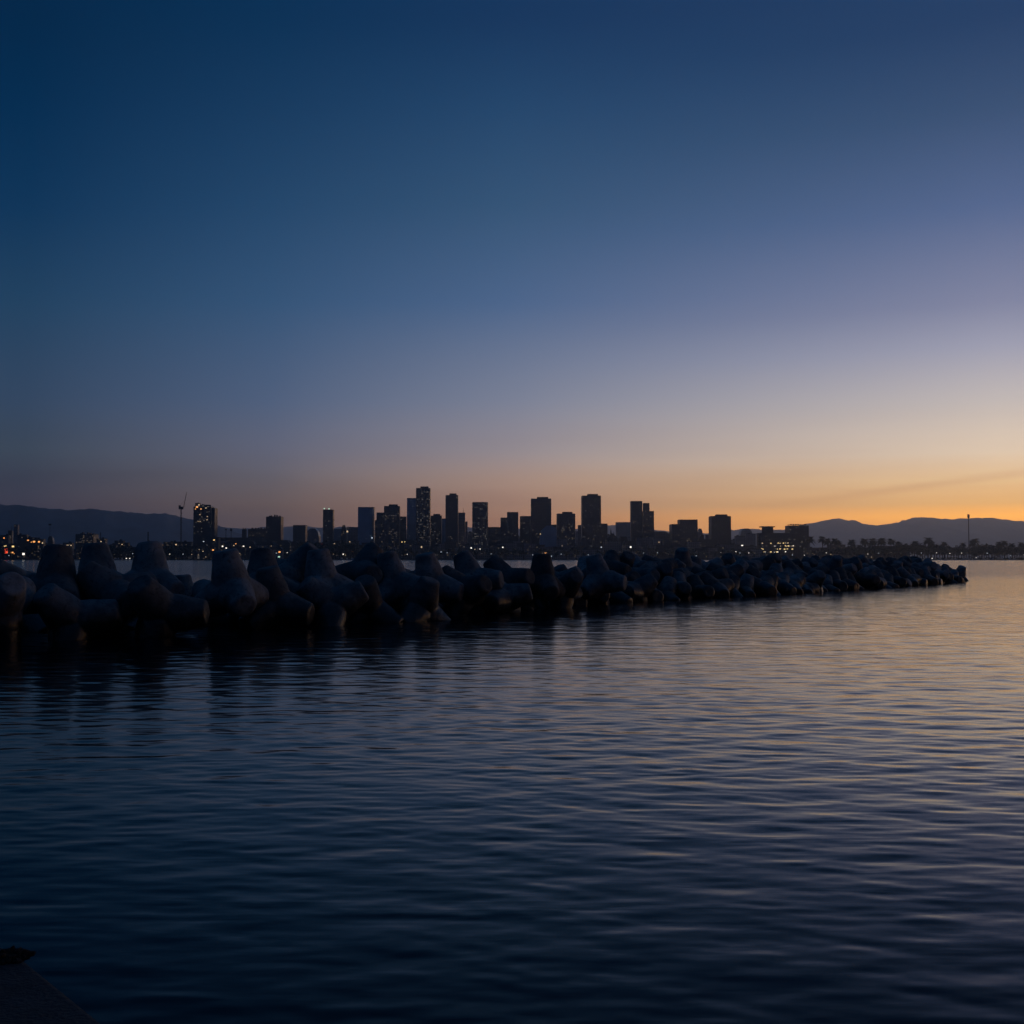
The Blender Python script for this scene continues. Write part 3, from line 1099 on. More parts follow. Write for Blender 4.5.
T(472, 488, 502.5, 2700, 'busy', 'round-cornered dark tower speckled with windows', 'round', rows=[(526, 548, 16, 'w_dim')])
T(487, 501.5, 527.5, 2800, 'brown', 'low brown block right of the round-cornered tower')
T(500.5, 508, 518, 2780, 'navy', 'left lower shoulder of a pair of dark towers')
T(507, 518.3, 512.5, 2760, 'navy', 'dark tower right of its lower shoulder block', rows=[(532, 535, 4, 'w_dim')])
T(520, 532, 516.5, 2800, 'navy', 'dark tower left against the broad dark slab', rows=[(523, 525, 4, 'w_dim'), (540, 544, 5, 'w_dim')])
T(531, 551.3, 499, 2720, 'brown', 'broad dark slab tower with a plain face', 'pent', lights=[(533, 530, 'w_dim', 1.2, .6)])
T(540, 556.5, 525.5, 2600, 'blue', 'pale blue tapered building in front of broad slab', 'taper', lights=[(540.4, 534, 'w_warm', .9, .9)])
T(551, 557, 525, 2850, 'brown', 'dark low block right of broad slab')
T(557, 575.3, 514, 2700, 'brown', 'stepped tower of flats with scattered lit windows', 'pent', rows=[(525, 531, 12, 'w_dim'), (538, 547, 12, 'w_dim')])
T(578, 583, 525.5, 2850, 'grey', 'small grey block left of the tall flat-topped tower')
T(582, 601, 496, 2720, 'navy', 'tall flat-topped tower with dim specks of light', 'pent', rows=[(504, 517, 12, 'w_dim'), (526, 529, 8, 'w_dim')])
T(600, 607.5, 524, 2800, 'brown', 'low dark block right of the tall flat-topped tower')
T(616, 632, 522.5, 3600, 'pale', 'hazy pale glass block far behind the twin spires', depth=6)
T(631, 642.3, 501.5, 2700, 'brown', 'taller plain slab of the pair of slab towers')
T(643.2, 649.5, 503.5, 2760, 'brown', 'narrow upper tower of the slab pair, set back')
T(642.8, 654, 511.5, 2690, 'brown', 'lower front slab right of the taller slab', lights=[(645.8, 511.3, 'w_dim', .9, .9)])
T(654, 672, 531.5, 2800, 'grey', 'round-shouldered low block right of the slab pair', 'shoulder')
T(672, 697.5, 524.5, 2700, 'brown', 'lower front of the stepped office block', rows=[(528, 530, 4, 'w_dim'), (537, 541, 6, 'w_dim'), (547, 549, 4, 'w_dim')])
T(679.5, 697.7, 520, 2730, 'brown', 'upper step of the office block with a lit top floor', lights=[(690, 525.3, 'w_dim', 5, .5), (684.5, 525.4, 'w_dim', 2, .5)])
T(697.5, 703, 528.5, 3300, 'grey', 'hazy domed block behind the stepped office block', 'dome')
T(697, 704, 534.5, 2700, 'brown', 'small block with a slanted roof right of the stepped office block', 'slant')
T(704, 711.5, 540, 2700, 'brown', 'low dark block left of the squat ribbed tower')
T(711.3, 731, 516.5, 2700, 'navy', 'squat broad tower with vertical ribs', 'rib pent', rows=[(543, 544, 1, 'w_warm')])
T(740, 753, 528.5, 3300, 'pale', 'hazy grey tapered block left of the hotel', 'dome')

# waterfront hotel: low lit wing, rooftop restaurant, tower
hk = 2450 / F
hot = empty('hotel', (at(782, 540, 2450).x, 2450 + 9 * hk, G), 'waterfront hotel with yellow lit floors and a flat overhanging rooftop', 'hotel')


def hp(px, py, Y=2450):
    return at(px, py, Y) - hot.location


MB().box(tuple(hp(778, 546, 2450 + 8 * hk)), (40 * hk, 14 * hk, 26 * hk)).build('wing', M['brown'], hot)
for j in range(5):
    MB().box(tuple(hp(778, 537.2 + j * 3.9, 2450 + 1 * hk)), (40.4 * hk, 1.8 * hk, 0.5 * hk)).build('balcony', M['roof'], hot)
MB().box(tuple(hp(767.5, 530.2, 2450 + 8 * hk)), (9.5 * hk, 9 * hk, 5.6 * hk)).build('rooftop_restaurant', M['roof'], hot)
MB().box(tuple(hp(767, 526.9, 2450 + 8 * hk)), (13.5 * hk, 12 * hk, 1.0 * hk)).build('overhanging_roof', M['metal'], hot)
MB().box(tuple(hp(797, 542, 2450 + 12 * hk)), (20 * hk, 16 * hk, 33 * hk)).build('tower_block', M['busy'], hot)
for j in range(8):
    hh = random.uniform(.6, 1.9)
    MB().box(tuple(hp(788.5 + j * 2.4, 525.2 - hh / 2, 2450 + 12 * hk)), (1.3 * hk, 5, hh * hk)).build('roof_unit', M['metal'], hot)
for yy, cnt, keys in ((539.5, 5, ['w_dim']), (543, 12, ['w_dim', 'w_yellow', 'w_warm']), (546, 16, ['w_yellow', 'w_dim', 'w_warm', 'w_white']), (549, 11, ['w_yellow', 'w_dim', 'w_yellow']), (552, 13, ['w_warm', 'w_white', 'w_dim', 'w_yellow'])):
    for _ in range(cnt):
        px = random.uniform(761.5, 795.5)
        add_window(hot, px, yy + random.uniform(-.3, .3), 2450 - .3, random.choice(keys), random.choice((.7, 1.0, 1.5)), random.choice((.55, .8)))
for _ in range(14):
    add_window(hot, random.uniform(787.8, 798), 546 + 3 * random.randint(0, 2), 2450 + 4 * hk - .25, random.choice(['w_dim', 'w_warm', 'w_yellow']), random.choice((.7, 1.2)), .7)
for _ in range(16):
    add_window(hot, random.uniform(789, 806), 527 + 3.1 * random.randint(0, 8), 2450 + 4 * hk - .2, 'w_dim', random.choice((.5, .8)), .5)
buildings.append((758, 807, 526, 2450, hot))

# twin church spires
ck = 2760 / F
ch = empty('church', (at(612.5, 545, 2760).x, 2760, G), 'dark church with twin pointed spires between towers', 'church')
MB().box((1, 12, 22 * ck / 2), (9 * ck, 24, 22 * ck)).build('nave', M['brown'], ch)
for sx, tp in ((-1.6, 527.0), (1.4, 530.5)):
    zt = (558.5 - tp) * ck
    sp = MB()
    sp.box((sx * ck, 0, (zt - 5 * ck) / 2), (1.5 * ck, 1.5 * ck, zt - 5 * ck))
    sp.tube([(sx * ck, 0, zt - 5 * ck), (sx * ck, 0, zt)], [0.8 * ck, 0.06], 6)
    sp.build('spire', M['brown'], ch)
roofc = MB().profile([(-4.5 * ck, 22 * ck), (4.8 * ck, 22 * ck), (0.2 * ck, 26 * ck)], 0, 24)
roofc.build('roof', M['roof'], ch)

# far left: tower, tank, lit block
T(14, 18, 525, 2700, 'grey', 'thin grey tower left before the blue hills', group='towers of the left shore')
T(47.5, 53, 536, 2600, 'navy', 'dark domed silo before the left hills', 'dome', cat='silo', group='towers of the left shore')
T(75.5, 93.5, 534.5, 2600, 'low_dark', 'dark flat-roofed block with scattered lights on the left shore', 'equip', cat='building', rows=[(537, 545, 12, 'w_dim')], group='buildings of the left shore')
T(8, 12, 531, 2750, 'navy', 'stubby dark tower left of the thin grey tower', 'mast', group='towers of the left shore')
T(242, 246, 530, 2700, 'low_dark', 'narrow low block with rooftop units left of the notched block', 'equip', cat='building', group='buildings of the left shore')
T(248, 266, 529.5, 2720, 'low_dark', 'broad low block with a lumpy roof left of the notched block', 'equip', cat='building', rows=[(533, 534, 2, 'w_dim')], group='buildings of the left shore')
T(306, 319, 528.5, 3100, 'grey', 'hazy domed block left of the slim tower', 'dome')
T(218, 262, 538, 2650, 'low_dark', 'long dark low block right of the lit crown tower', cat='building', group='buildings of the left shore')

# lit pavilion on the right
T(877.5, 896, 546.5, 2450, 'pale', 'low pale pavilion with a row of yellow lights', '', cat='pavilion', group='buildings of the right shore',
  lights=[(880, 550.8, 'w_yellow', 2.2, 1.0), (883.5, 550.3, 'w_yellow', 3.0, 1.0), (887, 550.6, 'w_yellow', 3.2, 1.1), (891, 550.4, 'w_yellow', 3.4, 1.3), (894, 550.7, 'w_orange', 2.0, 1.2)])

# loose lights the photo shows, set into low buildings that stand there
SPOTS = [(4, 538, 'w_orange', 1, 1), (5, 546, 'w_yellow', 2.4, 1.6), (13, 546.5, 'w_yellow', 2.2, 1.5), (6, 551, 'w_red', 3.2, 4.6), (23.5, 554, 'w_white', 2.2, 2.0), (12.5, 552.5, 'w_orange', 1.6, 1.2),
         (22, 537.5, 'w_dim', 1, 1), (28, 540.3, 'w_orange', 1.6, 1), (34, 541.7, 'w_orange', 2.2, 1.5), (39, 541.8, 'w_orange', 1.8, 1.4), (42.5, 543, 'w_warm', 1.1, 1.4),
         (67.5, 545.6, 'w_warm', 2.0, 1.4), (71, 545.4, 'w_warm', 1.0, 1.0), (81.5, 545.3, 'w_warm', 1.4, 1.1), (101, 541.5, 'w_warm', 1.1, 1.0), (115.5, 548.3, 'w_dim', 1.4, 1.0),
         (119, 543.5, 'w_dim', 1.6, .9), (122, 544.4, 'w_warm', .9, .9), (150, 544.5, 'w_dim', 2.5, .8), (168, 545, 'w_dim', 3.2, .8), (176, 544.6, 'w_warm', 1.6, 1.2), (190, 548.6, 'w_orange', 1.5, 1.2),
         (214, 540, 'w_yellow', 1.6, .9), (213, 550, 'w_orange', 1.6, 1.2), (218.5, 549.8, 'w_yellow', 1.9, 1.4), (222.5, 546.3, 'w_white', 1.3, 1.2), (226.2, 548, 'w_white', 1.3, 1.0),
         (233, 545.5, 'w_warm', 2.4, .8), (243.5, 546.2, 'w_white', 1.4, .9), (279.5, 552, 'w_orange', 2.0, 1.3), (279, 556.8, 'w_green', 1.9, 1.1), (272, 556.5, 'w_green', 2.4, .7), (292, 544.2, 'w_cool', 3.2, .7), (296.5, 544.3, 'w_cool', 1.3, 1.2),
         (286, 541.2, 'w_dim', 1.5, .8), (311, 548, 'w_dim', 1.8, .9), (321.5, 544.3, 'w_red', 1.2, 1.0), (324.4, 547.2, 'w_warm', 1.3, 1), (330, 546.8, 'w_dim', 1.6, .9), (334.5, 543.8, 'w_warm', 1.2, .9),
         (343, 554.2, 'w_white', 1.3, 1.2), (338.5, 549.5, 'w_dim', .8, 2), (353, 552, 'w_orange', 2.6, 1.6), (357, 554.3, 'w_dim', 1.6, .8), (365, 543.3, 'w_dim', 1, 1), (372, 537.8, 'w_cool', 1, 1.1),
         (421.5, 547, 'w_warm', 1.2, 1.6), (441.5, 552, 'w_cool', 1.6, 1.0), (464, 546.8, 'w_dim', 1.2, 1), (471.2, 548, 'w_white', 1.3, 1.1), (477, 550.6, 'w_dim', 1.6, .9), (480, 549, 'w_white', 1, 1),
         (491.5, 551.6, 'w_dim', 1.1, .9), (502.8, 547.3, 'w_white', 1.1, 1.1), (498.5, 548, 'w_dim', .9, .9), (518.5, 550.5, 'w_dim', 1, .9), (535.8, 553, 'w_white', 1.5, 1.3), (541.5, 553.4, 'w_warm', 2.4, .9), (545.5, 553.2, 'w_orange', 1.8, 2),
         (551, 556.2, 'w_cool', 1.6, .6), (562.2, 545.8, 'w_dim', 1.5, 1.6), (588.5, 538.5, 'w_dim', .9, .9), (598.8, 547.3, 'w_dim', 1.2, .9), (601.3, 547.2, 'w_cool', .9, .9), (611.5, 550.3, 'w_dim', 1.2, 1),
         (630.7, 547, 'w_white', 1.5, 1.5), (626.6, 540.6, 'w_dim', .9, .9), (642, 548, 'w_dim', 1.3, .6), (675.9, 553, 'w_white', 2.1, 1.9), (689.5, 548.3, 'w_dim', 1.6, .9), (721.2, 553, 'w_white', 1.6, 1.3), (735.8, 551.8, 'w_white', 1.5, 1.3),
         (742.2, 545.8, 'w_white', 1.7, 1.8), (846.5, 551.4, 'w_white', 1.4, 1.1), (852, 550.5, 'w_white', 1.4, 1.0), (834, 548, 'w_dim', 1.8, .6), (841, 547.5, 'w_dim', 2.4, .5), (862, 549, 'w_dim', .9, .9), (811, 551, 'w_dim', 1, .9), (814, 554.5, 'w_dim', 1, .9)]

# low buildings along the waterfront
low_items = []
roofs = {}


def low_building(px, w, ytop, Y, mat, kind, group):
    k = Y / F
    top = at(px, ytop, Y)
    W, H, D = w * k, top.z - G, w * k * random.uniform(.5, .9)
    root = empty('building', (top.x, Y + D / 2, G), 'low building', 'building', group)
    if kind == 'gable':
        MB().profile([(-W / 2, 0), (W / 2, 0), (W / 2, H * .78), (0, H * .80), (-W / 2, H * .78)], -D / 2, D / 2).build('walls', M[mat], root)
        MB().profile([(-W / 2 - 1, H * .785), (W / 2 + 1, H * .785), (W / 2 * .7, H), (-W / 2 * .7, H)], -D / 2 - 1, D / 2 + 1).build('roof', M['roof'], root)
    elif kind == 'step':
        MB().box((0, 0, H * .36), (W, D, H * .72)).build('walls', M[mat], root)
        MB().box((W * .12, 1, H * .86 + .01), (W * .55, D * .7, H * .28)).build('upper_storey', M[mat], root)
    else:
        MB().box((0, 0, H / 2), (W, D, H)).build('walls', M[mat], root)
        MB().box((0, 0, H + .5), (W + .6, D + .6, 1.0)).build('parapet', M['roof'], root)
        MB().box((random.uniform(-.3, .3) * W, 0, H + 2.4), (W * .2, D * .3, 2.8)).build('plant_room', M['roof'], root)
    for _ in range(random.choice((0, 1, 2, 3))):
        add_window(root, px + random.uniform(-.42, .42) * w, random.uniform(max(ytop + 2, 541), 557), Y - .2, random.choice(('w_dim', 'w_dim', 'w_dim', 'w_warm')), random.choice((.5, .7, 1.1)), random.choice((.45, .6)))
    word = {'gable': 'low hip-roofed building', 'step': 'stepped low building', 'flat': 'flat-roofed low building'}[kind]
    low_items.append((px, root, word))
    buildings.append((px - w / 2, px + w / 2, ytop, Y, root))
    return root


def skyline_low(px):
    """row where the mass of low buildings ends"""
    return float(np.interp(px, [0, 60, 110, 190, 240, 300, 360, 420, 500, 560, 620, 700, 760, 820, 900, 1024],
                           [543, 545, 543, 542, 540, 540, 541, 541, 540, 541, 537, 541, 545, 549, 550, 553]))


px = 372.0
while px < 752:
    w = random.uniform(7, 15)
    low_building(px + w / 2, w, random.uniform(530, 541), random.uniform(2950, 3250), random.choice(['grey', 'pale', 'low', 'grey']), random.choice(['flat', 'flat', 'step']),
                 'low buildings along the far waterfront')
    px += w * random.uniform(.7, 1.3)
px = -26.0
while px < 905:
    w = random.uniform(7, 19) if px < 820 else random.uniform(6, 11)
    if 756 < px < 806:
        px += w * .6
        continue
    y = skyline_low(px) + random.uniform(-1.5, 5.5)
    near = random.random() < 0.5
    Y = random.uniform(2385, 2440) if near else random.uniform(2480, 2620)
    if near:
        y = max(y, 546) + random.uniform(0, 3)
    left = px < 370
    mat = random.choice(['low_dark', 'low_dark', 'low']) if left or px > 800 else random.choice(['low', 'low', 'grey', 'low_dark'])
    low_building(px + w / 2, w, y, Y, mat, random.choice(['flat', 'flat', 'step', 'gable']),
                 'low buildings along the far waterfront')
    px += w * random.uniform(.38, .62)

SZ = [(-200, 30, 'by the red shore light'), (30, 70, 'below the blue hills'), (70, 125, 'around the dark flat-roofed left block'), (125, 190, 'around the harbour crane'), (190, 240, 'around the lit crown tower'),
      (240, 290, 'below the notched dark block'), (290, 335, 'below the slim roof-lit tower'), (335, 376, 'below the pale blue rounded tower'), (376, 412, 'below the tower with lit floors'), (412, 445, 'below the tallest lit tower'),
      (445, 490, 'below the tower with the notched top'), (490, 530, 'left of the broad dark slab'), (530, 558, 'below the broad dark slab'), (558, 605, 'below the tall flat-topped tower'), (605, 655, 'below the twin spires and slab pair'),
      (655, 705, 'below the stepped office block'), (705, 757, 'below the squat ribbed tower'), (757, 830, 'beside the lit waterfront hotel'), (830, 872, 'between hotel and yellow lit pavilion'), (872, 905, 'beside the yellow lit pavilion'),
      (905, 945, 'right of the yellow lit pavilion'), (945, 985, 'around the tall lone pole'), (985, 1400, 'at the right edge past the lone pole')]

for _ in range(18):
    SPOTS.append((random.uniform(2, 370), random.uniform(541, 549), random.choice(['w_dim', 'w_dim', 'w_dim', 'w_warm', 'w_cool', 'w_orange']), random.uniform(.6, 1.1), random.uniform(.6, .9)))
for (px, py, key, w, h) in SPOTS:
    cands = [b for b in buildings if b[0] + .5 < px < b[1] - .5 and b[2] < py - .8]
    if cands:
        b = min(cands, key=lambda b: b[3])
        root, Y = b[4], b[3]
    else:
        root = low_building(px, 9, py - 2.5, 2400, 'low_dark', 'flat', 'low buildings along the far waterfront')
        Y = 2400
    # in front of whatever stands nearest there
    add_window(root, px, py, Y - .25, key, w, h)
say(low_items, '{n} {w} from the left {where}', SZ)
for _, o, _w in low_items:
    o['label'] = o['label'].replace('only ', 'lone ').replace(' from the left', '') if o['label'].startswith('only') else o['label']

# red neon sign panel is carried by the building above; harbour crane and masts
ck = 2450 / F
cr = empty('crane', (at(181, 540, 2450).x, 2450, G), 'harbour crane with thin raised jib left of the lit crown tower', 'crane')


def cp(px, py):
    return at(px, py, 2450) - cr.location


mast = MB()
a, b = cp(181, 558), cp(181, 509)
for dx in (-.9, .9):
    for dy in (-.9, .9):
        mast.tube([(a.x + dx, dy, a.z), (b.x + dx, dy, b.z)], 0.34, 5)
nseg = 22
for j in range(nseg):
    z0, z1 = a.z + (b.z - a.z) * j / nseg, a.z + (b.z - a.z) * (j + 1) / nseg
    sg = 1 if j % 2 else -1
    mast.tube([(a.x - .9 * sg, -.9, z0), (a.x + .9 * sg, -.9, z1)], .2, 4)
    mast.tube([(a.x - .9 * sg, .9, z0), (a.x + .9 * sg, .9, z1)], .2, 4)
mast.build('mast', M['metal'], cr)
c0 = cp(181, 508)
MB().box(tuple(c0), (4.2 * ck, 5, 2.6 * ck)).box(tuple(c0 + Vector((-1.2 * ck, 0, 1.9 * ck))), (1.6 * ck, 4, 1.6 * ck)).build('cab', M['metal'], cr)
j0, j1 = cp(183.4, 507.5), cp(186.6, 492)
jm = MB().tube([j0, j1], [0.5, 0.35], 5).tube([j0 + Vector((1.3, 0, 0)), j1 + Vector((.3, 0, 0))], [0.3, 0.25], 5)
jm.build('jib', M['metal'], cr)
jm = MB().tube([c0 + Vector((-1.5 * ck, 0, 2 * ck)), (j0 + j1) / 2], .12, 4)
jm.build('stay_cable', M['metal'], cr)


def pole(px, y0, Y, label, head=None, group=None, name='mast_pole', cat='mast', r=.9, top=1.6):
    k = Y / F
    p = at(px, y0, Y)
    root = empty(name, (p.x, Y, G), label, cat, group)
    H = p.z - G
    MB().tube([(0, 0, 0), (0, 0, H)], [r, r * .7], 8).build('pole', M['metal'], root)
    if head:
        MB().box((0, 0, H - head[1] * k / 2), (head[0] * k, top, head[1] * k)).build('head', M['metal'], root)
    return root


pole(968.4, 514.3, 2500, 'tall lone pole with a thicker head standing above the right treeline', (1.7, 4.0), r=1.25, name='tall_pole', cat='pole', top=3.5)
pole(226, 529, 2650, 'shorter of two thin posts right of the lit crown tower', (2.0, 1.2))
pole(231.2, 528.5, 2640, 'taller of two thin posts right of the lit crown tower', (2.0, 2.6))
pole(100.5, 532.5, 2600, 'thin dark chimney pole right of the flat-roofed left block', r=1.5, name='chimney', cat='chimney')
pole(148.2, 531.8, 2600, 'thin dark chimney behind the upright third tetrapod', r=2.0, name='chimney', cat='chimney')
pole(50, 523.8, 2650, 'thin mast with a small head above the domed silo', (2.6, 1.6), r=.5)

# ------------------------------------------------------------------ trees
lobes = MB()


def crown_mesh(seed, w=1.0):
    r = random.Random(seed)
    cl = [(Vector((r.gauss(0, 3.2 * w), r.gauss(0, 2.6), r.uniform(-2.6, 3.4))), r.uniform(1.5, 2.9)) for _ in range(9)]
    mb = MB()
    for c, rad in cl:
        for _ in range(46):
            d = Vector((r.gauss(0, 1), r.gauss(0, 1), r.gauss(0, 1))).normalized() * rad * r.uniform(.55, 1.05)
            p = c + d
            u = Vector((r.gauss(0, 1), r.gauss(0, 1), r.gauss(0, 1))).normalized()
            v = u.orthogonal().normalized()
            s = r.uniform(.35, .8)
            mb.add([p - u * s, p - v * s * .6, p + u * s, p + v * s * .6], [(0, 1, 2, 3)])
    me = bpy.data.meshes.new('crown')
    me.from_pydata(mb.v, [], mb.f)
    me.materials.append(M['leaf'])
    return me


CROWN = [crown_mesh(s, w) for s, w in ((1, 1), (2, 1.4), (3, .8), (4, 1.1))]
tk = MB().tube([(0, 0, 0), (.2, .1, 3), (0, 0, 6.5)], [.55, .4, .2], 7)
tk.tube([(.1, .1, 3.5), (1.8, .3, 6.2)], [.25, .1], 5).tube([(.1, .1, 3.8), (-1.6, -.5, 6.6)], [.25, .1], 5)
TRUNK = tk.mesh('trunk', M['bark'])
pt = MB().tube([(0, 0, 0), (.15, 0, 4), (.1, 0, 9), (.3, 0, 14)], [.42, .32, .28, .3], 7)
PTRUNK = pt.mesh('trunk', M['bark'])


def palm_crown(seed):
    r = random.Random(seed)
    mb = MB()
    for i in range(60):
        a = 2 * math.pi * i / 60 + r.uniform(-.2, .2)
        el = r.uniform(-.7, 1.2)
        L = r.uniform(2.4, 3.4)
        pts = []
        for k in range(6):
            t = k / 5
            rad = L * t * math.cos(el * (1 - .3 * t))
            z = L * t * math.sin(el) - 1.5 * t * t
            pts.append(Vector((.3 + rad * math.cos(a), rad * math.sin(a), 14 + z)))
        side = Vector((-math.sin(a), math.cos(a), 0))
        for k in range(5):
            w0, w1 = .5 * math.sin(math.pi * (k + .3) / 5.6), .5 * math.sin(math.pi * (k + 1.3) / 5.6)
            mb.add([pts[k] - side * w0 - Vector((0, 0, .3 * w0)), pts[k], pts[k + 1], pts[k + 1] - side * w1 - Vector((0, 0, .3 * w1))], [(0, 1, 2, 3)])
            mb.add([pts[k] + side * w0 - Vector((0, 0, .3 * w0)), pts[k], pts[k + 1], pts[k + 1] + side * w1 - Vector((0, 0, .3 * w1))], [(0, 1, 2, 3)])
    me = bpy.data.meshes.new('crown')
    me.from_pydata(mb.v, [], mb.f)
    me.materials.append(M['leaf'])
    return me


PALM = [palm_crown(s) for s in (1, 2, 3)]
tree_items, palm_items = [], []


def tree(px, ytop, Y, group):
    k = Y / F
    H = at(px, ytop, Y).z - G
    s = H / 11.5
    root = empty('broadleaf_tree', (at(px, ytop, Y).x, Y, G), 'tree', 'tree', group, random.uniform(0, 6.28))
    sx = s * random.uniform(.95, 1.5)
    link_mesh('trunk', TRUNK, root, scale=(s, s, s))
    link_mesh('crown', random.choice(CROWN), root, (0, 0, 7.4 * s), (sx, sx, s))
    tree_items.append((px, root, 'dark round-crowned tree'))


def palm(px, ytop, Y, group):
    H = at(px, ytop, Y).z - G
    s = H / 15.6
    root = empty('palm_tree', (at(px, ytop, Y).x, Y, G), 'palm', 'palm tree', group, random.uniform(0, 6.28))
    link_mesh('trunk', PTRUNK, root, scale=(s, s, s))
    c = random.uniform(1.15, 1.5)
    o = link_mesh('crown', random.choice(PALM), root, (0, 0, -14 * s * (c - 1)), (s * c, s * c, s * c))
    palm_items.append((px, root, 'dark palm'))


def belt(px):
    return float(np.interp(px, [800, 820, 845, 880, 905, 935, 960, 1024], [551, 548, 545, 545.5, 543, 545, 545, 545]))


px = 806.0
while px < 1075:
    tree(px, belt(px) + 1.6 + random.uniform(-1.5, 2.5), random.uniform(2395, 2420), 'trees of the belt along the right shore')
    px += random.uniform(1.8, 3.2)
for px, y in ((809.5, 537), (822.5, 536.5), (827, 538.5), (835, 538.5), (838, 540), (852, 540), (864, 539), (872, 539), (881, 538), (891.3, 538.5), (899, 541.5), (914.5, 541), (928, 537.5), (931, 542),
              (944, 541.5), (963, 542.5), (974.5, 538.5), (972, 541), (998.5, 542), (1004, 540.5), (1012, 543.5), (1021, 542)):
    palm(px, y, random.uniform(2420, 2440), 'palms above the right shore')
for px in list(np.arange(96, 146, 3.6)) + list(np.arange(152, 192, 4.5)) + list(np.arange(299, 366, 3.4)) + [3, 30, 58, 62, 65, 174, 188]:
    y = random.uniform(545, 550.5) if px < 250 else random.uniform(541, 548)
    tree(px + random.uniform(-1, 1), y, random.uniform(2372, 2384), 'trees along the left and middle shore')
for px in np.arange(380, 760, 9.0):
    tree(px + random.uniform(-4, 4), random.uniform(548, 552), random.uniform(2372, 2382), 'trees along the left and middle shore')
ug = MB()
rr0 = random.Random(3)
for i in range(9000):
    x = rr0.uniform((792 - 512) / F * 2400, (1090 - 512) / F * 2400)
    y = rr0.uniform(2392, 2400)
    z = G + 4.6 * (0.75 + 0.25 * math.sin(x * .11) * math.sin(x * .037)) * rr0.random() ** .7
    u = Vector((rr0.gauss(0, 1), rr0.gauss(0, .6), rr0.gauss(0, 1))).normalized()
    v = u.orthogonal().normalized()
    s_ = rr0.uniform(.5, 1.3)
    p = Vector((x, y, z))
    ug.add([p - u * s_, p - v * s_ * .8, p + u * s_, p + v * s_ * .8], [(0, 1, 2, 3)])
tag(ug.build('undergrowth', M['leaf']), 'dark undergrowth below the trees along the right shore', kind='stuff')
say(tree_items, '{n} {w} from the left {where}', SZ)
say(palm_items, '{n} {w} from the left {where}', SZ)
for _, o, _w in tree_items + palm_items:
    if o['label'].startswith('only'):
        o['label'] = o['label'].replace('only ', 'lone ').replace(' from the left', '')

# ------------------------------------------------------------------ boats of the two marinas
hu = MB()
n = 9
secs = []
for i in range(n):
    t = i / (n - 1)
    w = 1.6 * math.sin(math.pi * min(1, .35 + .65 * (1 - t)) / 1.35 * 0.9) if t < 1 else 0.02
    w = 1.6 * (1 - t ** 2.4) + .02
    x = -5 + 10 * t
    secs.append([(x, -w, 1.1 + .5 * t * t), (x, -w * .7, 0.1), (x, 0, -.35), (x, w * .7, 0.1), (x, w, 1.1 + .5 * t * t)])
vs = [v for s in secs for v in s]
fs = [(i * 5 + k, i * 5 + k + 1, (i + 1) * 5 + k + 1, (i + 1) * 5 + k) for i in range(n - 1) for k in range(4)]
fs += [(i * 5 + 4, i * 5, (i + 1) * 5, (i + 1) * 5 + 4) for i in range(n - 1)] + [(0, 1, 2, 3, 4)]
hu.add(vs, fs)
HULL = hu.mesh('hull', M['hull'])
CABIN = MB().box((-.8, 0, 1.8), (4.2, 1.9, 1.1), taper=.82).mesh('cabin', M['hull'])
MAST = MB().tube([(.3, 0, 1.2), (.3, 0, 13)], [.13, .08], 6).tube([(.3, 0, 2.9), (-4, 0, 2.8)], .1, 6).mesh('mast', M['hull'])
LAMP = MB().box((0, 0, 0), (1, 1, 1)).mesh('deck_light', M['w_white'])
LAMPD = MB().box((0, 0, 0), (1, 1, 1)).mesh('deck_light', M['w_dim'])
boat_items = []


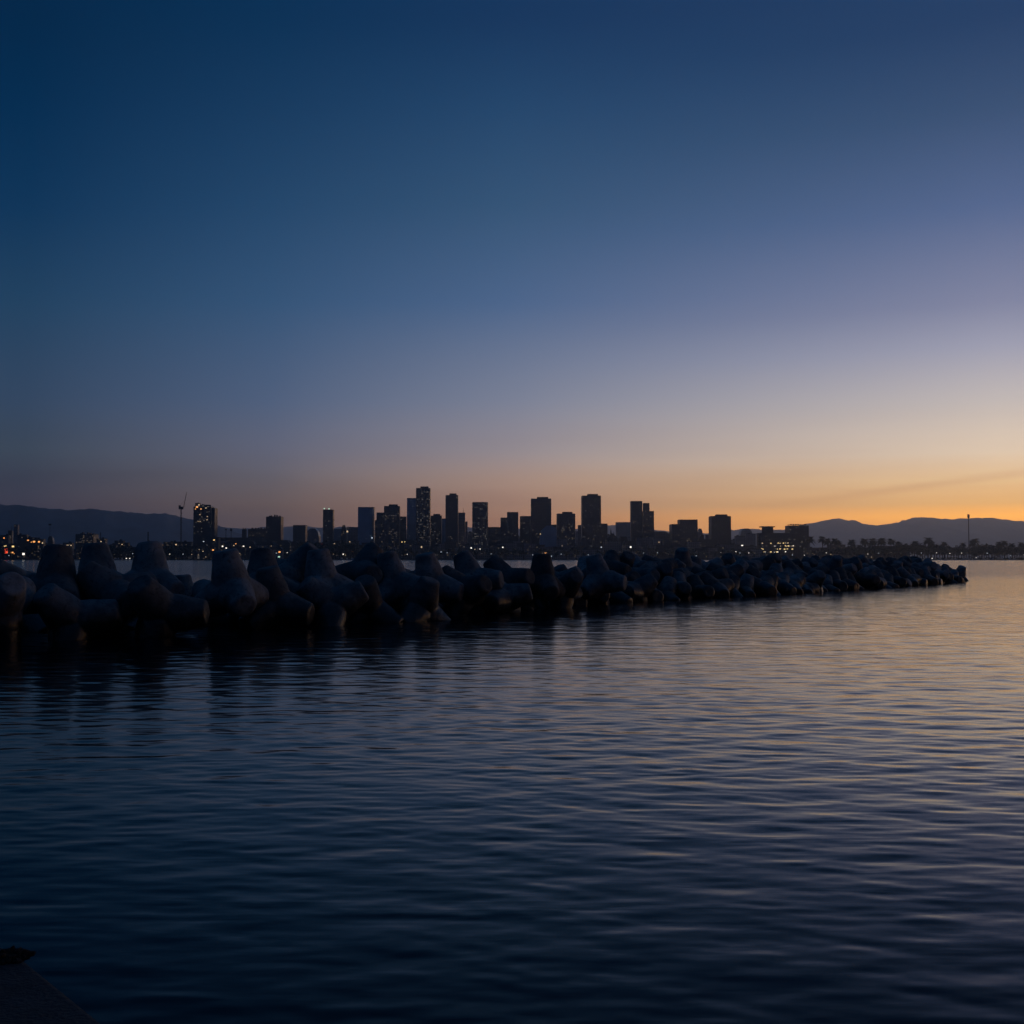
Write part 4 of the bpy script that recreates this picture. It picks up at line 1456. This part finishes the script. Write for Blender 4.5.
def boat(px, Y, s, sail, light):
    root = empty('sailboat' if sail else 'motorboat', (at(px, 559, Y).x, Y, 0), 'boat', 'boat', 'boats moored along the far shore', random.uniform(0, 6.28))
    link_mesh('hull', HULL, root, scale=(s, s, s))
    link_mesh('cabin', CABIN, root, scale=(s, s, s * (1 if sail else 1.5)))
    if sail:
        link_mesh('mast', MAST, root, scale=(s, s, s))
    if light:
        link_mesh('deck_light', LAMP if light > 1 else LAMPD, root, (0, 0, 3.4 * s), (1.6, 1.6, 1.3))
    boat_items.append((px, root, 'small white moored sailboat' if sail else 'small white moored motorboat'))


for px in np.arange(905, 1018, 5.2):
    boat(px + random.uniform(-2, 2), random.uniform(2300, 2340), random.uniform(1.0, 1.5), random.random() < .45, random.choice((0, 1, 1, 2)))
for px in np.arange(108, 136, 3.6):
    boat(px + random.uniform(-1, 1), random.uniform(2300, 2335), random.uniform(1.0, 1.3), random.random() < .35, random.choice((0, 1, 1, 2)))
for px in (342, 347, 352, 140, 152, 272):
    boat(px, random.uniform(2310, 2335), 1.2, False, 1)
say(boat_items, '{n} {w} from the left {where}', SZ)
for _, o, _w in boat_items:
    if o['label'].startswith('only'):
        o['label'] = o['label'].replace('only ', 'lone ').replace(' from the left', '')

# lamps along the shore promenade
lp = MB().tube([(0, 0, 0), (0, 0, 8.5)], [.16, .1], 6).mesh('pole', M['metal'])
HEADS = {k: MB().box((0, 0, 0), (1.5, 1.0, 0.9)).mesh('lamp_head', M[k]) for k in ('w_white', 'w_dim', 'w_orange', 'w_warm', 'w_cool')}
lamp_items = []
for px in list(np.arange(4, 300, 11)) + list(np.arange(305, 905, 14)) + list(np.arange(905, 1030, 9)):
    if 110 < px < 136 and random.random() < .5:
        continue
    px += random.uniform(-5, 5)
    Y = random.uniform(2362, 2370)
    root = empty('street_lamp', (at(px, 555, Y).x, Y, G), 'lamp', 'street lamp', 'street lamps along the far promenade')
    s = random.uniform(.9, 1.7)
    link_mesh('pole', lp, root, scale=(1, 1, s))
    link_mesh('lamp_head', HEADS[random.choice(['w_white', 'w_dim', 'w_dim', 'w_orange', 'w_warm', 'w_cool', 'w_dim'] if px < 370 else ['w_dim', 'w_dim', 'w_white', 'w_cool'])], root, (0, 0, 8.6 * s))
    lamp_items.append((px, root, 'small lit promenade lamp'))
say(lamp_items, '{n} {w} from the left {where}', SZ)
for _, o, _w in lamp_items:
    if o['label'].startswith('only'):
        o['label'] = o['label'].replace('only ', 'lone ').replace(' from the left', '')
